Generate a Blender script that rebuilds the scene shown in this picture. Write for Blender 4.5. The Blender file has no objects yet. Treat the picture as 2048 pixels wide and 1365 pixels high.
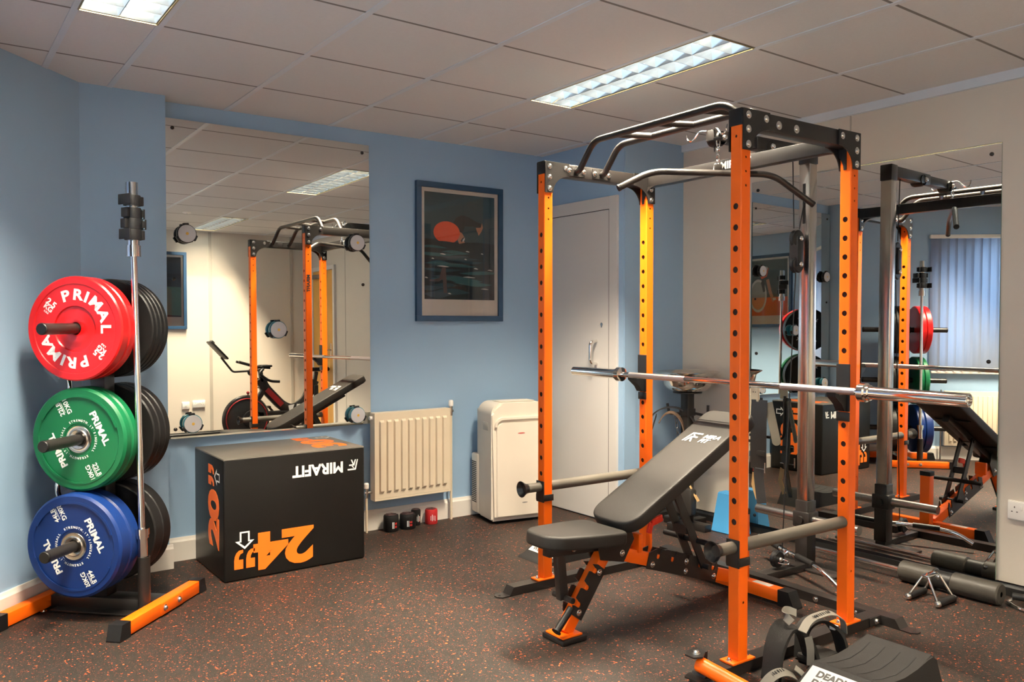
import bpy, bmesh, math, random
from mathutils import Vector, Matrix
random.seed(7)
PI = math.pi
SC = bpy.context.scene
COL = SC.collection

# ------------------------------------------------------------------ camera, world, exposure
cam_d = bpy.data.cameras.new('camera'); cam = bpy.data.objects.new('camera', cam_d); COL.objects.link(cam)
cam.location = (0, 0, 1.28)
cam.rotation_euler = (math.radians(90 - 1.27), 0, -math.radians(36.06))
cam_d.sensor_width = 36.0; cam_d.lens = 1644.0 / 2048.0 * 36.0; cam_d.clip_start = 0.05
SC.camera = cam
w = bpy.data.worlds.new('world'); SC.world = w; w.use_nodes = True
w.node_tree.nodes['Background'].inputs[0].default_value = (0.55, 0.72, 1.0, 1)
w.node_tree.nodes['Background'].inputs[1].default_value = 1.0
SC.view_settings.view_transform = 'Standard'; SC.view_settings.look = 'None'
SC.view_settings.gamma = 1.0; SC.view_settings.use_curve_mapping = False
SC.view_settings.exposure = 0.24
LAMP_W = 390.0          # watts of each ceiling luminaire
LAMP_COL = (1.0, 0.85, 0.64)
DAY_W = 22.0           # daylight through the slanted wall's window and the added fill window
DAY_COL = (0.55, 0.76, 1.0)

def area_light(name, loc, rot, sx, sy, watts, col, parent=None, spread=180):
    l = bpy.data.lights.new(name, 'AREA'); l.shape = 'RECTANGLE'; l.size = sx; l.size_y = sy
    l.energy = watts; l.color = col; l.spread = math.radians(spread)
    o = bpy.data.objects.new(name, l); COL.objects.link(o); o.location = loc; o.rotation_euler = rot
    if parent: o.parent = parent
    return o

# ------------------------------------------------------------------ materials
MT = {}
def pm(name, col, rough=0.5, metal=0.0, bump=None, var=None, coat=0.0, spec=None, trans=0.0):
    """procedural material: principled + optional noise colour variation + optional noise bump"""
    if name in MT: return MT[name]
    m = bpy.data.materials.new(name); m.use_nodes = True
    nt = m.node_tree; b = nt.nodes['Principled BSDF']
    b.inputs['Base Color'].default_value = (*col, 1); b.inputs['Roughness'].default_value = rough
    b.inputs['Metallic'].default_value = metal
    if coat: b.inputs['Coat Weight'].default_value = coat; b.inputs['Coat Roughness'].default_value = 0.15
    if spec is not None: b.inputs['Specular IOR Level'].default_value = spec
    if trans: b.inputs['Transmission Weight'].default_value = trans
    tc = nt.nodes.new('ShaderNodeTexCoord')
    sc, amt = var if var else (6.0, 0.06)
    n = nt.nodes.new('ShaderNodeTexNoise'); n.inputs['Scale'].default_value = sc; n.inputs['Detail'].default_value = 4
    nt.links.new(tc.outputs['Object'], n.inputs['Vector'])
    mx = nt.nodes.new('ShaderNodeMix'); mx.data_type = 'RGBA'
    mx.inputs[6].default_value = (*[c * (1 - amt) for c in col], 1)
    mx.inputs[7].default_value = (*[min(1, c * (1 + amt)) for c in col], 1)
    nt.links.new(n.outputs['Fac'], mx.inputs[0]); nt.links.new(mx.outputs[2], b.inputs['Base Color'])
    if bump:
        n2 = nt.nodes.new('ShaderNodeTexNoise'); n2.inputs['Scale'].default_value = bump[0]; n2.inputs['Detail'].default_value = 6
        nt.links.new(tc.outputs['Object'], n2.inputs['Vector'])
        bp = nt.nodes.new('ShaderNodeBump'); bp.inputs['Strength'].default_value = bump[1]; bp.inputs['Distance'].default_value = 0.004
        nt.links.new(n2.outputs['Fac'], bp.inputs['Height']); nt.links.new(bp.outputs['Normal'], b.inputs['Normal'])
    MT[name] = m
    return m

WALLBLUE = pm('blue_wall_paint', (0.285, 0.43, 0.60), 0.6, bump=(260, 0.12), var=(3, 0.03))
CREAM = pm('cream_wall_panel', (0.62, 0.56, 0.475), 0.5, bump=(300, 0.08), var=(2, 0.03))
CEIL = pm('ceiling_tile', (0.66, 0.66, 0.66), 0.9, bump=(420, 0.35), var=(60, 0.04))
TBAR = pm('ceiling_bar_paint', (0.62, 0.67, 0.72), 0.4)
TBARD = pm('ceiling_joint_dark_gap', (0.20, 0.19, 0.18), 0.7)  # dark grey strips along the ceiling joints
WHITE = pm('white_gloss_paint', (0.72, 0.68, 0.62), 0.3)
DOORW = pm('door_paint', (0.60, 0.58, 0.555), 0.45, var=(2, 0.03))
RADW = pm('radiator_enamel', (0.70, 0.60, 0.45), 0.3)
ACW = pm('white_plastic', (0.68, 0.61, 0.51), 0.35)
SOCK = pm('socket_plastic', (0.80, 0.77, 0.72), 0.3)
DARK = pm('dark_void', (0.008, 0.008, 0.008), 0.9)
ORANGE = pm('orange_powder_coat', (0.92, 0.135, 0.004), 0.36, bump=(900, 0.05), spec=0.35)
BLKM = pm('black_satin_steel', (0.014, 0.012, 0.011), 0.33, bump=(700, 0.05))
BLKP = pm('black_plastic', (0.007, 0.007, 0.008), 0.42, bump=(300, 0.05), spec=0.35)
RUBB = pm('black_rubber', (0.008, 0.0075, 0.0075), 0.45, bump=(400, 0.08), spec=0.3)
VINYL = pm('black_vinyl', (0.035, 0.032, 0.029), 0.46, bump=(500, 0.25))
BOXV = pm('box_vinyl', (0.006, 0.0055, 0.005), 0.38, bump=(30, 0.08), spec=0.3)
FOAM = pm('grey_foam_sleeve', (0.105, 0.094, 0.076), 0.42, bump=(500, 0.1))
CHROME = pm('chrome', (0.80, 0.78, 0.76), 0.09, 1.0)
STEEL = pm('brushed_steel', (0.52, 0.50, 0.48), 0.24, 1.0)
ZINC = pm('zinc_bolt', (0.75, 0.73, 0.70), 0.22, 1.0)
RED = pm('red_rubber', (0.66, 0.007, 0.008), 0.30, coat=0.15)
GREEN = pm('green_rubber', (0.003, 0.125, 0.044), 0.42, spec=0.35)
BLUE = pm('blue_rubber', (0.003, 0.024, 0.135), 0.42, spec=0.35)
PRINT = pm('white_print', (0.80, 0.80, 0.78), 0.5)
PRINTO = pm('orange_print', (0.92, 0.16, 0.008), 0.45)
LABEL = pm('white_label', (0.75, 0.72, 0.68), 0.5)
INK = pm('black_ink', (0.02, 0.02, 0.02), 0.6)
FRAMEB = pm('navy_frame_wood', (0.012, 0.045, 0.10), 0.4)
SKIRTB = pm('black_cove_rubber', (0.012, 0.012, 0.012), 0.4)
WOODD = pm('oak_veneer', (0.66, 0.34, 0.07), 0.35, var=(4, 0.15))
TAN = pm('tan_leather', (0.48, 0.30, 0.13), 0.55)
LEATH = pm('black_leather', (0.020, 0.018, 0.016), 0.38, bump=(200, 0.2))
YOGA = pm('blue_foam', (0.05, 0.27, 0.56), 0.6)
STRAPG = pm('grey_webbing', (0.17, 0.157, 0.132), 0.7)
ROLLF = pm('dark_foam', (0.034, 0.030, 0.024), 0.5, bump=(500, 0.1), spec=0.3)
TEAL = pm('teal_plastic', (0.01, 0.16, 0.22), 0.3)
LOUV = pm('louvre_aluminium', (0.72, 0.79, 0.86), 0.18, 1.0)
LHOUSE = pm('lamp_housing', (0.70, 0.72, 0.74), 0.5)

def mirror_mat():
    m = bpy.data.materials.new('mirror_silver'); m.use_nodes = True
    b = m.node_tree.nodes['Principled BSDF']
    b.inputs['Base Color'].default_value = (0.80, 0.81, 0.78, 1); b.inputs['Metallic'].default_value = 1
    b.inputs['Roughness'].default_value = 0.004
    return m
MIRROR = mirror_mat()
def glass_mat():
    m = bpy.data.materials.new('picture_glass'); m.use_nodes = True
    nt = m.node_tree; nt.nodes.remove(nt.nodes['Principled BSDF'])
    out = nt.nodes['Material Output']
    tr = nt.nodes.new('ShaderNodeBsdfTransparent'); gl = nt.nodes.new('ShaderNodeBsdfGlossy'); gl.inputs['Roughness'].default_value = 0.02
    fr = nt.nodes.new('ShaderNodeFresnel'); fr.inputs['IOR'].default_value = 1.5
    mx = nt.nodes.new('ShaderNodeMixShader')
    nt.links.new(fr.outputs[0], mx.inputs[0]); nt.links.new(tr.outputs[0], mx.inputs[1]); nt.links.new(gl.outputs[0], mx.inputs[2])
    nt.links.new(mx.outputs[0], out.inputs['Surface'])
    return m
PGLASS = glass_mat()
def floor_mat():
    m = bpy.data.materials.new('flecked_rubber_floor'); m.use_nodes = True
    nt = m.node_tree; b = nt.nodes['Principled BSDF']; L = nt.links.new
    tc = nt.nodes.new('ShaderNodeTexCoord')
    def fleck(scale, thr, seed):
        mp = nt.nodes.new('ShaderNodeMapping'); mp.inputs['Location'].default_value = (seed, seed * 1.7, 0)
        nz = nt.nodes.new('ShaderNodeTexNoise'); nz.inputs['Scale'].default_value = scale * 1.6; nz.inputs['Detail'].default_value = 1
        ad = nt.nodes.new('ShaderNodeVectorMath'); ad.operation = 'MULTIPLY_ADD'
        ad.inputs[1].default_value = (0.014,) * 3
        v = nt.nodes.new('ShaderNodeTexVoronoi'); v.inputs['Scale'].default_value = scale
        L(tc.outputs['Object'], mp.inputs['Vector']); L(mp.outputs[0], nz.inputs['Vector'])
        L(nz.outputs['Color'], ad.inputs[0]); L(mp.outputs[0], ad.inputs[2]); L(ad.outputs[0], v.inputs['Vector'])
        # only some cells carry a fleck
        sep = nt.nodes.new('ShaderNodeSeparateColor'); L(v.outputs['Color'], sep.inputs[0])
        g1 = nt.nodes.new('ShaderNodeMath'); g1.operation = 'GREATER_THAN'; g1.inputs[1].default_value = thr; L(sep.outputs[0], g1.inputs[0])
        sz = nt.nodes.new('ShaderNodeMath'); sz.operation = 'MULTIPLY'; sz.inputs[1].default_value = 0.42; L(sep.outputs[1], sz.inputs[0])
        g2 = nt.nodes.new('ShaderNodeMath'); g2.operation = 'LESS_THAN'; L(v.outputs['Distance'], g2.inputs[0]); L(sz.outputs[0], g2.inputs[1])
        mu = nt.nodes.new('ShaderNodeMath'); mu.operation = 'MULTIPLY'; L(g1.outputs[0], mu.inputs[0]); L(g2.outputs[0], mu.inputs[1])
        return mu, sep
    f1, s1 = fleck(95, 0.76, 3.1)
    f2, s2 = fleck(210, 0.76, 9.3)
    mx = nt.nodes.new('ShaderNodeMath'); mx.operation = 'MAXIMUM'; L(f1.outputs[0], mx.inputs[0]); L(f2.outputs[0], mx.inputs[1])
    nb = nt.nodes.new('ShaderNodeTexNoise'); nb.inputs['Scale'].default_value = 240; nb.inputs['Detail'].default_value = 3
    L(tc.outputs['Object'], nb.inputs['Vector'])
    base = nt.nodes.new('ShaderNodeValToRGB'); base.color_ramp.elements[0].position = 0.3; base.color_ramp.elements[0].color = (0.009, 0.0080, 0.0068, 1)
    base.color_ramp.elements[1].position = 0.75; base.color_ramp.elements[1].color = (0.026, 0.0215, 0.0175, 1); L(nb.outputs['Fac'], base.inputs[0])
    fc = nt.nodes.new('ShaderNodeValToRGB'); fc.color_ramp.elements[0].color = (0.30, 0.035, 0.015, 1)
    fc.color_ramp.elements[1].color = (0.52, 0.11, 0.025, 1); L(s1.outputs[2], fc.inputs[0])
    cm = nt.nodes.new('ShaderNodeMix'); cm.data_type = 'RGBA'
    L(mx.outputs[0], cm.inputs[0]); L(base.outputs[0], cm.inputs[6]); L(fc.outputs[0], cm.inputs[7]); L(cm.outputs[2], b.inputs['Base Color'])
    b.inputs['Roughness'].default_value = 0.55; b.inputs['Specular IOR Level'].default_value = 0.28
    bp = nt.nodes.new('ShaderNodeBump'); bp.inputs['Strength'].default_value = 0.5; bp.inputs['Distance'].default_value = 0.002
    L(nb.outputs['Fac'], bp.inputs['Height']); L(bp.outputs['Normal'], b.inputs['Normal'])
    return m
FLOORM = floor_mat()

# ------------------------------------------------------------------ mesh helpers
def frame_from(d, up=Vector((0, 0, 1))):
    d = Vector(d).normalized()
    if abs(d.dot(up)) > 0.99: up = Vector((0, 1, 0))
    x = up.cross(d).normalized(); y = d.cross(x)
    return Matrix((x, y, d)).transposed()      # columns x, y, d

class MB:
    def __init__(s): s.bm = bmesh.new()
    def box(s, c, size, M=None, bev=0.0, seg=2):
        r = bmesh.ops.create_cube(s.bm, size=1.0); vs = r['verts']
        for v in vs:
            p = Vector((v.co.x * size[0], v.co.y * size[1], v.co.z * size[2]))
            v.co = p
        if bev:
            es = list({e for v in vs for e in v.link_edges})
            g = bmesh.ops.bevel(s.bm, geom=es, offset=bev, segments=seg, affect='EDGES', profile=0.5)
            vs = list({v for f in g['faces'] for v in f.verts} | {v for v in vs if v.is_valid})
        for v in vs:
            p = v.co
            if M is not None: p = M @ p
            v.co = p + Vector(c)
        return s
    def bx(s, a, b, bev=0.0, seg=2):            # by min and max corner
        a = Vector(a); b = Vector(b)
        return s.box((a + b) / 2, b - a, None, bev, seg)
    def bar(s, a, b, w, h, bev=0.0, up=Vector((0, 0, 1)), roll=0.0):   # box beam a->b
        a = Vector(a); b = Vector(b); R = frame_from(b - a, up)
        if roll: R = R @ Matrix.Rotation(roll, 3, 'Z')
        return s.box((a + b) / 2, (w, h, (b - a).length), R, bev)
    def cyl(s, a, b, r, r2=None, seg=24, cap=True):
        a = Vector(a); b = Vector(b); R = frame_from(b - a); r2 = r if r2 is None else r2
        A = []; B = []
        for i in range(seg):
            t = 2 * PI * i / seg; d = R @ Vector((math.cos(t), math.sin(t), 0))
            A.append(s.bm.verts.new(a + d * r)); B.append(s.bm.verts.new(b + d * r2))
        for i in range(seg):
            j = (i + 1) % seg; s.bm.faces.new((A[i], A[j], B[j], B[i]))
        if cap:
            s.bm.faces.new(A[::-1]); s.bm.faces.new(B)
        return s
    def lathe(s, prof, a=(0, 0, 0), d=(0, 0, 1), seg=48):   # prof = [(r, h)...] along d from a
        a = Vector(a); R = frame_from(d); rings = []
        for r, h in prof:
            if r < 1e-6: rings.append([s.bm.verts.new(a + R @ Vector((0, 0, h)))]); continue
            rings.append([s.bm.verts.new(a + R @ Vector((r * math.cos(2 * PI * i / seg), r * math.sin(2 * PI * i / seg), h))) for i in range(seg)])
        for A, B in zip(rings, rings[1:]):
            for i in range(seg):
                j = (i + 1) % seg
                if len(A) == 1 and len(B) == 1: break
                if len(A) == 1: s.bm.faces.new((A[0], B[j], B[i]))
                elif len(B) == 1: s.bm.faces.new((A[i], A[j], B[0]))
                else: s.bm.faces.new((A[i], A[j], B[j], B[i]))
        return s
    def tube(s, pts, r, seg=12, cap=True, closed=False, rad=None):
        P_ = [Vector(p) for p in pts]; n = len(P_); rings = []; prev = None
        for i, p in enumerate(P_):
            if closed: d = (P_[(i + 1) % n] - P_[i - 1]).normalized()
            else: d = ((P_[min(i + 1, n - 1)] - P_[max(i - 1, 0)])).normalized()
            if prev is None: R = frame_from(d)
            else:
                q = prev.col[2].rotation_difference(d).to_matrix(); R = q @ prev
            prev = R.copy(); rr = rad[i] if rad else r
            rings.append([s.bm.verts.new(p + R @ Vector((rr * math.cos(2 * PI * k / seg), rr * math.sin(2 * PI * k / seg), 0))) for k in range(seg)])
        m = n if closed else n - 1
        for a in range(m):
            A = rings[a]; B = rings[(a + 1) % n]
            for k in range(seg):
                j = (k + 1) % seg; s.bm.faces.new((A[k], A[j], B[j], B[k]))
        if cap and not closed:
            s.bm.faces.new(rings[0][::-1]); s.bm.faces.new(rings[-1])
        return s
    def prism(s, poly, h, M, z0=0.0):           # poly 2d -> extruded z0..z0+h through matrix M (4x4)
        A = [s.bm.verts.new(M @ Vector((x, y, z0))) for x, y in poly]
        B = [s.bm.verts.new(M @ Vector((x, y, z0 + h))) for x, y in poly]
        n = len(poly)
        s.bm.faces.new(A[::-1]); s.bm.faces.new(B)
        for i in range(n):
            j = (i + 1) % n; s.bm.faces.new((A[i], A[j], B[j], B[i]))
        return s
    def strip(s, pts, w, th, up):               # flat ribbon along pts, width dir up (vector or list)
        P_ = [Vector(p) for p in pts]; n = len(P_); q = []
        for i, p in enumerate(P_):
            d = (P_[min(i + 1, n - 1)] - P_[max(i - 1, 0)]).normalized()
            u = Vector(up[i]) if isinstance(up, list) else Vector(up)
            u = (u - d * u.dot(d)).normalized(); nn = d.cross(u)
            q.append([s.bm.verts.new(p + u * a * w / 2 + nn * b * th / 2) for a, b in ((-1, -1), (1, -1), (1, 1), (-1, 1))])
        for A, B in zip(q, q[1:]):
            for k in range(4):
                j = (k + 1) % 4; s.bm.faces.new((A[k], A[j], B[j], B[k]))
        s.bm.faces.new(q[0][::-1]); s.bm.faces.new(q[-1])
        return s
    def quad(s, *p):
        s.bm.faces.new([s.bm.verts.new(Vector(x)) for x in p]); return s
    def sphere(s, c, r, sc=(1, 1, 1), seg=16):
        g = bmesh.ops.create_uvsphere(s.bm, u_segments=seg, v_segments=seg // 2, radius=r)
        for v in g['verts']: v.co = Vector((v.co.x * sc[0], v.co.y * sc[1], v.co.z * sc[2])) + Vector(c)
        return s
    def build(s, name, m, parent=None, smooth=True, angle=35):
        bmesh.ops.recalc_face_normals(s.bm, faces=s.bm.faces)
        me = bpy.data.meshes.new(name); s.bm.to_mesh(me); s.bm.free()
        me.materials.append(m)
        if smooth:
            for p in me.polygons: p.use_smooth = True
            me.set_sharp_from_angle(angle=math.radians(angle))
        o = bpy.data.objects.new(name, me); COL.objects.link(o)
        if parent: o.parent = parent
        return o

def _split(s, name, m, parent=None, smooth=True, angle=35):
    """like build, but every connected piece becomes an object of its own"""
    bm = s.bm; bm.verts.index_update(); seen = set(); out = []
    bm.verts.ensure_lookup_table()
    for v0 in bm.verts:
        if v0 in seen: continue
        st = [v0]; comp = []; seen.add(v0)
        while st:
            v = st.pop(); comp.append(v)
            for e in v.link_edges:
                o2 = e.other_vert(v)
                if o2 not in seen: seen.add(o2); st.append(o2)
        cs = set(comp); n = MB(); mp = {v: n.bm.verts.new(v.co) for v in comp}
        for f in {f for v in comp for f in v.link_faces}: n.bm.faces.new([mp[v] for v in f.verts])
        out.append(n.build(name, m, parent, smooth, angle))
    bm.free(); return out
MB.split = _split

def arc(pts, r, n=5):
    """polyline with rounded inner corners"""
    P_ = [Vector(p) for p in pts]; out = [P_[0]]
    for a, b, c in zip(P_, P_[1:], P_[2:]):
        u = (a - b); v = (c - b); k = min(r, u.length * 0.49, v.length * 0.49)
        p0 = b + u.normalized() * k; p1 = b + v.normalized() * k
        for i in range(n + 1):
            t = i / n; out.append(p0 * (1 - t) ** 2 + b * 2 * t * (1 - t) + p1 * t * t)
    out.append(P_[-1]); return out

def thing(name, label, cat, loc=(0, 0, 0), rz=0.0, group=None):
    o = bpy.data.objects.new(name, None); COL.objects.link(o); o.empty_display_size = 0.1
    o.location = loc; o.rotation_euler = (0, 0, rz); o['label'] = label; o['category'] = cat
    if group: o['group'] = group
    return o
def tag(o, label, cat, group=None):
    o['label'] = label; o['category'] = cat
    if group: o['group'] = group
    return o
def struct(o): o['kind'] = 'structure'; return o
def copy_tree(o, parent=None):
    c = o.copy(); COL.objects.link(c); c.parent = parent
    for ch in list(o.children): copy_tree(ch, c)
    return c

def text_mesh(string, size, ext=0.0006, offset=0.0, shear=0.0, xs=1.0, align='CENTER', spacing=1.0):
    cu = bpy.data.curves.new('t', 'FONT'); cu.body = string; cu.size = size; cu.extrude = ext; cu.offset = offset * size
    cu.shear = shear; cu.align_x = align; cu.align_y = 'CENTER'; cu.space_character = spacing; cu.resolution_u = 4
    o = bpy.data.objects.new('t', cu); COL.objects.link(o)
    dg = bpy.context.evaluated_depsgraph_get(); dg.update()
    me = bpy.data.meshes.new_from_object(o.evaluated_get(dg))
    COL.objects.unlink(o); bpy.data.objects.remove(o); bpy.data.curves.remove(cu)
    for v in me.vertices: v.co.x *= xs
    return me
def text_part(name, string, size, m, M, parent, **kw):
    """writing in the xy plane of matrix M (4x4, in the parent's space)"""
    me = text_mesh(string, size, **kw); me.transform(M); me.materials.clear(); me.materials.append(m)
    o = bpy.data.objects.new(name, me); COL.objects.link(o)
    if parent: o.parent = parent
    return o
def texts_part(name, items, m, parent):
    """several pieces of writing as one printed part: items = [(string, size, M, kw)]"""
    bm = bmesh.new()
    for st, sz, M, kw in items:
        me = text_mesh(st, sz, **kw); me.transform(M); bm.from_mesh(me); bpy.data.meshes.remove(me)
    me = bpy.data.meshes.new(name); bm.to_mesh(me); bm.free(); me.materials.append(m)
    o = bpy.data.objects.new(name, me); COL.objects.link(o)
    if parent: o.parent = parent
    return o
def basis(o, x, y):
    """4x4 with origin o, x and y axes given, z = x cross y"""
    x = Vector(x).normalized(); y = Vector(y).normalized(); z = x.cross(y)
    M = Matrix((x, y, z)).transposed().to_4x4(); M.translation = Vector(o); return M
# the maker's arrow-like F mark, in a unit square (0..1), drawn as strokes
def logo_polys():
    return [[(0, 0), (.10, 0), (.32, .86), (1, .86), (1, 1), (.22, 1)],
            [(.20, 0), (.31, 0), (.44, .45), (.86, .45), (.86, .58), (.36, .58)],
            [(.40, .44), (.50, .48), (.70, 0), (.58, 0)],
            [(.36, .80), (.46, .80), (.62, .64), (.52, .60)]]
# ------------------------------------------------------------------ room shell
H = 2.45
XL, XR, YB = -0.35, 4.135, -0.95
def yA(x): return 4.617 - (x - 1.06) * 0.0165
A0 = (1.062, yA(1.062)); A1 = (3.60, yA(3.60))
P0 = (0.665, 4.490); P1c = (1.062, 4.490)          # pier face
D0 = (XL, 3.455); D1 = P0                          # slanted wall
def wall(name, a, b, m, z0=0.0, z1=H, th=0.10):
    """wall slab whose inner face runs a->b with the room on its right hand side"""
    a = Vector((*a, 0)); b = Vector((*b, 0)); d = (b - a).normalized(); n = Vector((-d.y, d.x, 0))
    mb = MB(); M = Matrix((d, n, Vector((0, 0, 1)))).transposed()
    mb.box((a + b) / 2 + n * th / 2 + Vector((0, 0, (z0 + z1) / 2)), ((b - a).length, th, z1 - z0), M)
    return struct(mb.build(name, m, smooth=False))
struct(MB().bx((-1.2, -1.3, -0.1), (4.6, 5.1, 0)).build('floor', FLOORM, smooth=False))
wall('wall_back', (A0[0] - 0.02, A0[1]), (A1[0] + 0.12, A1[1]), WALLBLUE)
o = MB().prism([P0, P1c, (1.062, 4.72), (0.4, 4.72)], H, Matrix.Identity(4)).build('wall_pier', WALLBLUE, smooth=False); struct(o)
wall('wall_cupboard', (3.60, A1[1] + 0.1), (3.60, 3.745), WALLBLUE)
wall('wall_recess', (3.595, 3.75), (XR + 0.1, 3.75), WALLBLUE)
wall('wall_right', (XR, 3.85), (XR, YB - 0.1), CREAM)
wall('wall_front', (XR + 0.1, YB), (XL - 0.1, YB), CREAM)
wall('wall_left', (XL, YB - 0.1), (XL, D0[1]), WALLBLUE)
# slanted wall with the window opening
dv = (Vector((*D1, 0)) - Vector((*D0, 0))); LD = dv.length; dd = dv.normalized(); dn = Vector((-dd.y, dd.x, 0))
MD = Matrix((dd, dn, Vector((0, 0, 1)))).transposed().to_4x4(); MD.translation = Vector((*D0, 0))
W0, W1, WZ0, WZ1 = 0.10, 0.80, 0.86, 2.14
mb = MB()
for a, b, z0, z1 in ((-0.1, W0, 0, H), (W1, LD + 0.05, 0, H), (W0, W1, 0, WZ0), (W0, W1, WZ1, H)):
    mb.box(MD @ Vector(((a + b) / 2, 0.07, (z0 + z1) / 2)), (b - a, 0.14, z1 - z0), MD.to_3x3())
struct(mb.build('wall_slanted', WALLBLUE, smooth=False))

# ceiling: tiles between bars, openings for the luminaires
XG = [-1.01, -0.405, 0.20, 0.50, 0.80, 1.405, 2.01, 2.62, 2.92, 3.535, 4.14]
YG = [-0.79 + 0.606 * k for k in range(-1, 11)]
HOLES = [(0.50, 0.80, 2.235, 3.435), (2.62, 2.92, 2.235, 3.435), (0.50, 0.80, -0.79, 0.42), (2.62, 2.92, -0.79, 0.42)]
LUMX0 = [0.0]
mb = MB()
def in_hole(x, y): return any(h[0] < x < h[1] and h[2] < y < h[3] for h in HOLES)
ys = sorted(set([round(y, 4) for y in YG]))
HH = [(0.50, 0.80, YG[6], YG[8]), (2.62, 2.92, YG[6], YG[8]), (0.50, 0.80, YG[1], YG[3]), (2.62, 2.92, YG[1], YG[3])]
for xa, xb in zip(XG, XG[1:]):
    for ya, yb in zip(YG, YG[1:]):
        cx, cy = (xa + xb) / 2, (ya + yb) / 2
        if any(h[0] < cx < h[1] and h[2] < cy < h[3] for h in HH): continue
        mb.bx((xa + 0.004, ya + 0.004, H), (xb - 0.004, yb - 0.004, H + 0.018))
struct(mb.build('ceiling', CEIL, smooth=False))
mb = MB()
for x in XG:
    mb.bx((x - 0.013, -1.0, H - 0.003), (x + 0.013, 4.66, H + 0.002))
struct(mb.build('trim_1', TBAR, smooth=False))
mb = MB()
for y in YG:
    for xa, xb in zip(XG, XG[1:]):
        cx = (xa + xb) / 2
        if any(h[0] < cx < h[1] and h[2] + 0.05 < y < h[3] - 0.05 for h in HH): continue
        mb.bx((xa + 0.012, y - 0.006, H - 0.0008), (xb - 0.012, y + 0.006, H + 0.001))
struct(mb.build('trim_2', TBARD, smooth=False))
struct(MB().bx((-1.1, -1.4, H + 0.16), (4.4, 4.9, H + 0.2)).build('ceiling.001', DARK, smooth=False))
# perimeter angle on the right wall
struct(MB().bx((XR - 0.022, YB, H - 0.045), (XR, 3.75, H)).build('trim_3', TBAR, smooth=False))
# joints between the wall panels
mb = MB()
for y in (2.55, 1.35, 0.15):
    mb.bx((XR - 0.003, y - 0.004, 0.06), (XR, y + 0.004, H - 0.045))
for x in (2.89, 1.69, 0.49, 3.9):
    mb.bx((x - 0.018, YB, 0.06), (x + 0.018, YB + 0.006, H))
struct(mb.build('trim_4', pm('panel_joint', (0.42, 0.38, 0.32), 0.5), smooth=False))
# skirting boards
def skirt(name, a, b, h=0.125, th=0.018, m=WHITE):
    a = Vector((*a, 0)); b = Vector((*b, 0)); d = (b - a).normalized(); n = Vector((d.y, -d.x, 0))
    mb = MB(); M = basis(a, n, (0, 0, 1))           # profile plane: x = out of wall, y = up
    poly = [(0, 0), (th, 0), (th, h - 0.022), (th - 0.006, h - 0.012), (th - 0.010, h), (0, h)]
    L = (b - a).length
    # z of basis = n x up ; make it run along d
    M = Matrix((n, Vector((0, 0, 1)), n.cross(Vector((0, 0, 1))))).transposed().to_4x4(); M.translation = a
    sgn = 1 if (n.cross(Vector((0, 0, 1)))).dot(d) > 0 else -1
    mb.prism(poly, L * sgn, M)
    return struct(mb.build(name, m, smooth=False))
skirt('baseboard_back', A0, A1)
skirt('baseboard_pier', P0, (1.08, 4.490))
skirt('baseboard_slanted', D0, D1)
skirt('baseboard_left', (XL, YB), D0)
skirt('baseboard_recess', (3.60, 3.75), (XR, 3.75), 0.062, 0.008, SKIRTB)
skirt('baseboard_right', (XR, 3.75), (XR, YB), 0.062, 0.008, SKIRTB)
skirt('baseboard_front', (XR, YB), (XL, YB), 0.062, 0.008, SKIRTB)

# cupboard door in the short wall
mb = MB()
X = 3.60
for ya, yb, z0, z1 in ((3.795, 3.868, 0, 2.085), (4.452, 4.53, 0, 2.085), (3.868, 4.452, 2.004, 2.085)):
    mb.bx((X - 0.022, ya, z0), (X, yb, z1), 0.002)
struct(mb.build('trim_5', DOORW, smooth=False))
d = struct(MB().bx((X - 0.020, 3.872, 0.008), (X - 0.002, 4.448, 2.0), 0.0015).build('door_1', DOORW, smooth=False))
pts = arc([(X - 0.020, 3.985, 1.162), (X - 0.070, 3.990, 1.155), (X - 0.070, 3.990, 1.020), (X - 0.020, 3.985, 1.012)], 0.025, 6)
MB().tube(pts, 0.0105, 12).build('door_handle', CHROME, d)
mb = MB()
for z in (1.270, 1.255, 0.955): mb.cyl((X - 0.021, 3.935, z), (X - 0.024, 3.935, z), 0.005 if z != 1.27 else 0.011, seg=12)
mb.build('door_lock', ZINC, d)
struct(MB().bx((X - 0.0205, 3.868, 0.004), (X - 0.0195, 3.872, 2.004)).bx((X - 0.0205, 3.868, 2.0), (X - 0.0195, 4.452, 2.004)).build('trim_6', DARK, smooth=False))

# oak door at the far end of the right hand wall (seen in the mirror)
DY0, DY1 = -0.76, -0.16
struct(MB().bx((XR - 0.03, DY0 - 0.05, 0), (XR, DY0, 2.05), 0.002).bx((XR - 0.03, DY1, 0), (XR, DY1 + 0.05, 2.05), 0.002)
       .bx((XR - 0.03, DY0, 2.0), (XR, DY1, 2.05), 0.002).build('trim_7', WHITE, smooth=False))
d = struct(MB().bx((XR - 0.022, DY0 + 0.003, 0.006), (XR - 0.002, DY1 - 0.003, 1.997), 0.001).build('door_2', WOODD, smooth=False))
MB().tube(arc([(XR - 0.022, DY1 - 0.07, 1.02), (XR - 0.075, DY1 - 0.07, 1.02), (XR - 0.075, DY1 - 0.19, 1.02)], 0.02), 0.009).bx((XR - 0.026, DY1 - 0.09, 0.93), (XR - 0.022, DY1 - 0.05, 1.10), 0.001).build('door_handle', ZINC, d)
MB().bx((XR - 0.06, DY0 + 0.06, 1.90), (XR - 0.022, DY0 + 0.30, 1.955), 0.004).build('door_closer', STEEL, d)
MB().bx((XR - 0.024, DY0 + 0.25, 1.35), (XR - 0.0215, DY0 + 0.31, 1.72), 0.0).build('door_sign', SOCK, d)

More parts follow.
